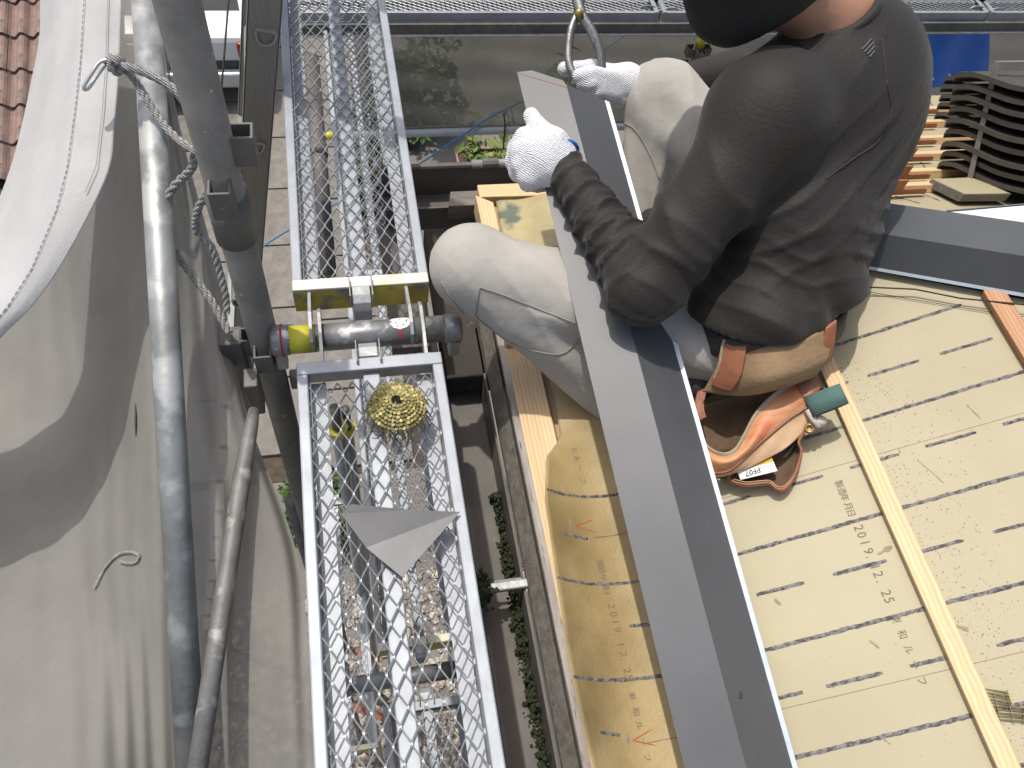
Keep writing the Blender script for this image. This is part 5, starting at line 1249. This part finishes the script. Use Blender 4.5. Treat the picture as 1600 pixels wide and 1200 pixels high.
# marks on the shirt
bv2 = bvh_of(so_)
for pts in ([(1346, 78), (1354, 70), (1362, 60)], [(1350, 82), (1358, 74), (1365, 66)], [(1354, 86), (1360, 80), (1366, 72)], [(1358, 90), (1362, 85), (1366, 79)]):
    P = drape(bv2, so_, pts, .001, 10)
    if len(P) > 3: b = MB(); b.tube(P, [.0006]+[.0014]*(len(P)-2)+[.0004], 6); b.build('logo_stroke', 'logo', person)
for pts in ([(1378, 60), (1386, 130), (1392, 180), (1372, 220), (1330, 250), (1290, 280)],):
    P = drape(bv2, so_, pts, .0004, 50)
    if len(P) > 3: b = MB(); b.tube(P, .0009, 6); b.build('seam', 'belt', person, smooth=True)

# ================================================================== TOOL POUCH
tpz = thing('tool_pouch', 'worn tan leather tool pouch hanging open behind the hip', 'tool pouch', tuple(onA(1180, 690)))
def pr(pts, n=None): return [onA(a, b_, o_) for a, b_, o_ in pts]
def pw(name, rows, m, nu=30, nv=14, th=.003, amp=0.0):
    G = patch([pr(r) for r in rows], nu, nv)
    if amp: 
        uu = np.linspace(0, 1, nu)[None, :]; vv = np.linspace(0, 1, nv)[:, None]
        G = G+(amp*np.sin(18*uu+5*vv)*np.sin(3.14*vv))[..., None]*unit(CAM-G[nv//2, nu//2])
    return sheet(name, G, m, tpz, th)
def piping(name, pts, r, m, n=60):
    b = MB(); b.tube(crom(pr(pts), n), r, 8); return b.build(name, m, tpz, smooth=True)
bp_ = pw('back_panel', [[(1128, 525, 0.185), (1190, 538, 0.195), (1250, 532, 0.195), (1305, 500, 0.175)], [(1120, 570, 0.155), (1180, 590, 0.165), (1240, 582, 0.165), (1294, 558, 0.145)], [(1098, 612, 0.120), (1160, 618, 0.120), (1222, 606, 0.120), (1272, 588, 0.115)]], 'suede')
s1 = pw('strip', [[(1130, 528, 0.193), (1148, 533, 0.195), (1167, 540, 0.196)], [(1122, 575, 0.160), (1140, 580, 0.165), (1158, 586, 0.167)], [(1112, 602, 0.135), (1126, 608, 0.136), (1142, 612, 0.136)]], 'leather', 12, 14, .004)
pw('strip', [[(1290, 512, 0.185), (1298, 506, 0.185), (1306, 500, 0.183)], [(1282, 548, 0.161), (1292, 542, 0.159), (1303, 536, 0.155)], [(1276, 572, 0.140), (1286, 570, 0.137), (1298, 562, 0.133)]], 'leather', 10, 12, .004)
piping('edge_piping', [(1132, 530, 0.198), (1128, 545, 0.185), (1124, 570, 0.165), (1116, 592, 0.145)], .0024, 'rim', 24)
pw('pocket_lining', [[(1092, 640, .07), (1130, 622, .085), (1190, 612, .09), (1250, 592, .085)], [(1095, 665, .035), (1130, 655, .025), (1180, 640, .03), (1235, 612, .05)], [(1100, 700, .03), (1130, 706, .015), (1165, 690, .02), (1215, 640, .04)]], 'suededark')
rim1 = [(1090, 652, .085), (1095, 675, .085), (1105, 696, .085), (1128, 707, .087), (1148, 700, .088), (1163, 676, .088), (1180, 645, .09), (1205, 617, .092), (1243, 590, .092)]
rim1b = [(a+2, b_+7, o_-.006) for a, b_, o_ in rim1]
rim2 = [(1095, 735, .062), (1112, 739, .064), (1135, 737, .066), (1152, 726, .068), (1170, 709, .070), (1190, 690, .072), (1212, 671, .074), (1236, 652, .075), (1265, 634, .075)]
mid12 = [((a[0]+c[0])/2, (a[1]+c[1])/2+1, .088) for a, c in zip(rim1b, rim2)]
pw('front_pocket', [rim1b, mid12, rim2], 'leathertan', 50, 24, .003, .0022)
pw('rim_band', [rim1, rim1b], 'rim', 50, 6, .004)
pw('side_strap', [[(1090, 612, .092), (1105, 606, .094)], [(1084, 640, .088), (1100, 634, .09)], [(1092, 658, .082), (1104, 652, .084)]], 'leather', 8, 12, .004)
trim = [(a-1, b_-9, o_+.004) for a, b_, o_ in rim2]
pw('trim_band', [trim, [(a, b_, o_+.003) for a, b_, o_ in rim2]], 'leather', 50, 6, .003)
piping('pocket_edge', [(a, b_, o_+.004) for a, b_, o_ in rim2], .0022, 'leather')
low2 = [(1110, 744, .05), (1125, 744, .05), (1145, 739, .05), (1165, 732, .05), (1185, 723, .05), (1205, 713, .05), (1225, 702, .05), (1246, 684, .052), (1270, 656, .056)]
pw('second_pocket', [[(a+1, b_+2, o_-.002) for a, b_, o_ in rim2], low2], 'leatherpale', 50, 10, .003, .001)
lip = [(1132, 741, .042), (1145, 752, .040), (1165, 757, .040), (1190, 755, .040), (1203, 755, .038), (1213, 763, .036), (1224, 764, .036), (1236, 752, .037), (1246, 730, .040), (1252, 705, .045), (1248, 690, .05), (1258, 672, .055), (1266, 662, .056)]
low3 = [tuple(np.array(low2[min(8, int(round(k*8/12)))])) for k in range(13)]
low3 = [(a, b_, .012) for a, b_, o_ in low3]
pw('third_pocket_lining', [low3, [((a[0]+c[0])/2, (a[1]+c[1])/2, .006) for a, c in zip(low3, lip)], [(a, b_, o_-.004) for a, b_, o_ in lip]], 'suededark', 50, 12, .002)
pw('third_pocket', [lip, [(a+1, b_+3, .022) for a, b_, o_ in lip], [(a, b_+3, .004) for a, b_, o_ in lip]], 'leathertan', 60, 8, .0025)
piping('lip_piping', lip, .0024, 'leather', 80)
piping('stitching', [(a, b_-4, o_+.001) for a, b_, o_ in lip[1:-3]], .0006, 'thread', 60)
piping('stitching', [(a+1, b_-6, o_+.006) for a, b_, o_ in rim2[2:]], .0005, 'thread', 60)
pw('strip', [[(1241, 588, .094), (1262, 583, .094), (1277, 582, .09)], [(1248, 606, .092), (1266, 602, .092), (1279, 597, .088)], [(1254, 622, .090), (1268, 617, .09), (1280, 610, .086)]], 'leather', 12, 12, .004)
# green webbing loop
c0 = onA(1284, 611, .095); c1 = onA(1298, 641, .085); d_ = unit(c1-c0); u_ = unit(np.cross(d_, unit(CAM-c0))); v_ = np.cross(d_, u_); V = []; F = []
for k in range(33):
    t = 2*math.pi*k/32
    for q in (c0, c1): V.append(q+u_*.0265*math.cos(t)+v_*.0115*math.sin(t))
for k in range(32): F.append((2*k, 2*k+1, 2*k+3, 2*k+2))
b = MB(); b.add(V, F); o = b.build('webbing_loop', 'webbing', tpz, smooth=True); s_ = o.modifiers.new('solid', 'SOLIDIFY'); s_.thickness = .0025
b = MB(); b.tube([onA(1262, 640, .078), onA(1272, 656, .072), onA(1280, 668, .066)], [.006, .006, .004], 10); b.build('cord_end', 'rubber', tpz, smooth=True)
b = MB(); b.tube([onA(1274, 655, .07), onA(1288, 660, .062)], [.010, .0085], 12); b.build('toggle', 'rubber', tpz, smooth=True)
e0 = onA(1265, 669, .062); ne = unit(CAM-e0); uu_ = unit(np.cross(ne, [0, 0, 1])); vv_ = np.cross(ne, uu_)
b = MB(); b.tube([e0+.006*(math.cos(t)*uu_+math.sin(t)*vv_) for t in np.linspace(0, 2*math.pi, 20)], .0022, 6, cap=False); b.build('eyelet', 'brass', tpz, smooth=True)
pw('eyelet_tab', [[(1256, 662, .058), (1266, 656, .060), (1274, 654, .060)], [(1258, 680, .054), (1267, 677, .055), (1275, 672, .056)]], 'leatherpale', 8, 8, .002)

# staple box in the third pocket
bq = [onA(1152, 737, .046), onA(1208, 720, .046), onA(1215, 736, .042), onA(1157, 750, .040)]
bt_ = [onA(1160, 728, .040), onA(1204, 710, .040)]
dn = unit(np.array(bq[0])-CAM)*.018
box = thing('staple_box', 'small white and yellow box in the lowest pouch pocket', 'box', tuple(bq[0]))
b = MB(); b.hexa([p+dn for p in bq]+bq); b.build('carton', 'paperwhite', box, bevel=.0006)
b = MB(); b.add([bt_[0], bt_[1], bq[1]+unit(CAM-bq[1])*.0008, bq[0]+unit(CAM-bq[0])*.0008], [(0, 1, 2, 3)]); o = b.build('yellow_panel', 'boxyellow', box); s_ = o.modifiers.new('solid', 'SOLIDIFY'); s_.thickness = .001
ex = unit(bq[0]-bq[1]); ez = unit(np.cross(bq[1]-bq[0], bq[3]-bq[0])); ez = ez if ez.dot(CAM-bq[0]) > 0 else -ez; ey = np.cross(ez, ex)
for body_, size, pos in (('PF07', .0125, (.60, .20)), ('ステープル', .0045, (.18, .15))):
    me = text_mesh(body_, size); me.materials.clear(); o = link('print', me, 'black', box); mm = Matrix.Identity(4); q = bq[0]+(bq[1]-bq[0])*pos[0]+(bq[3]-bq[0])*pos[1]+ez*.0022
    if body_ != 'PF07': q = bq[0]+(bq[1]-bq[0])*.93+(bq[3]-bq[0])*.25+ez*.0022
    for r_ in range(3): mm[r_][0] = ex[r_]; mm[r_][1] = ey[r_]; mm[r_][2] = ez[r_]; mm[r_][3] = q[r_]
    o.matrix_basis = mm
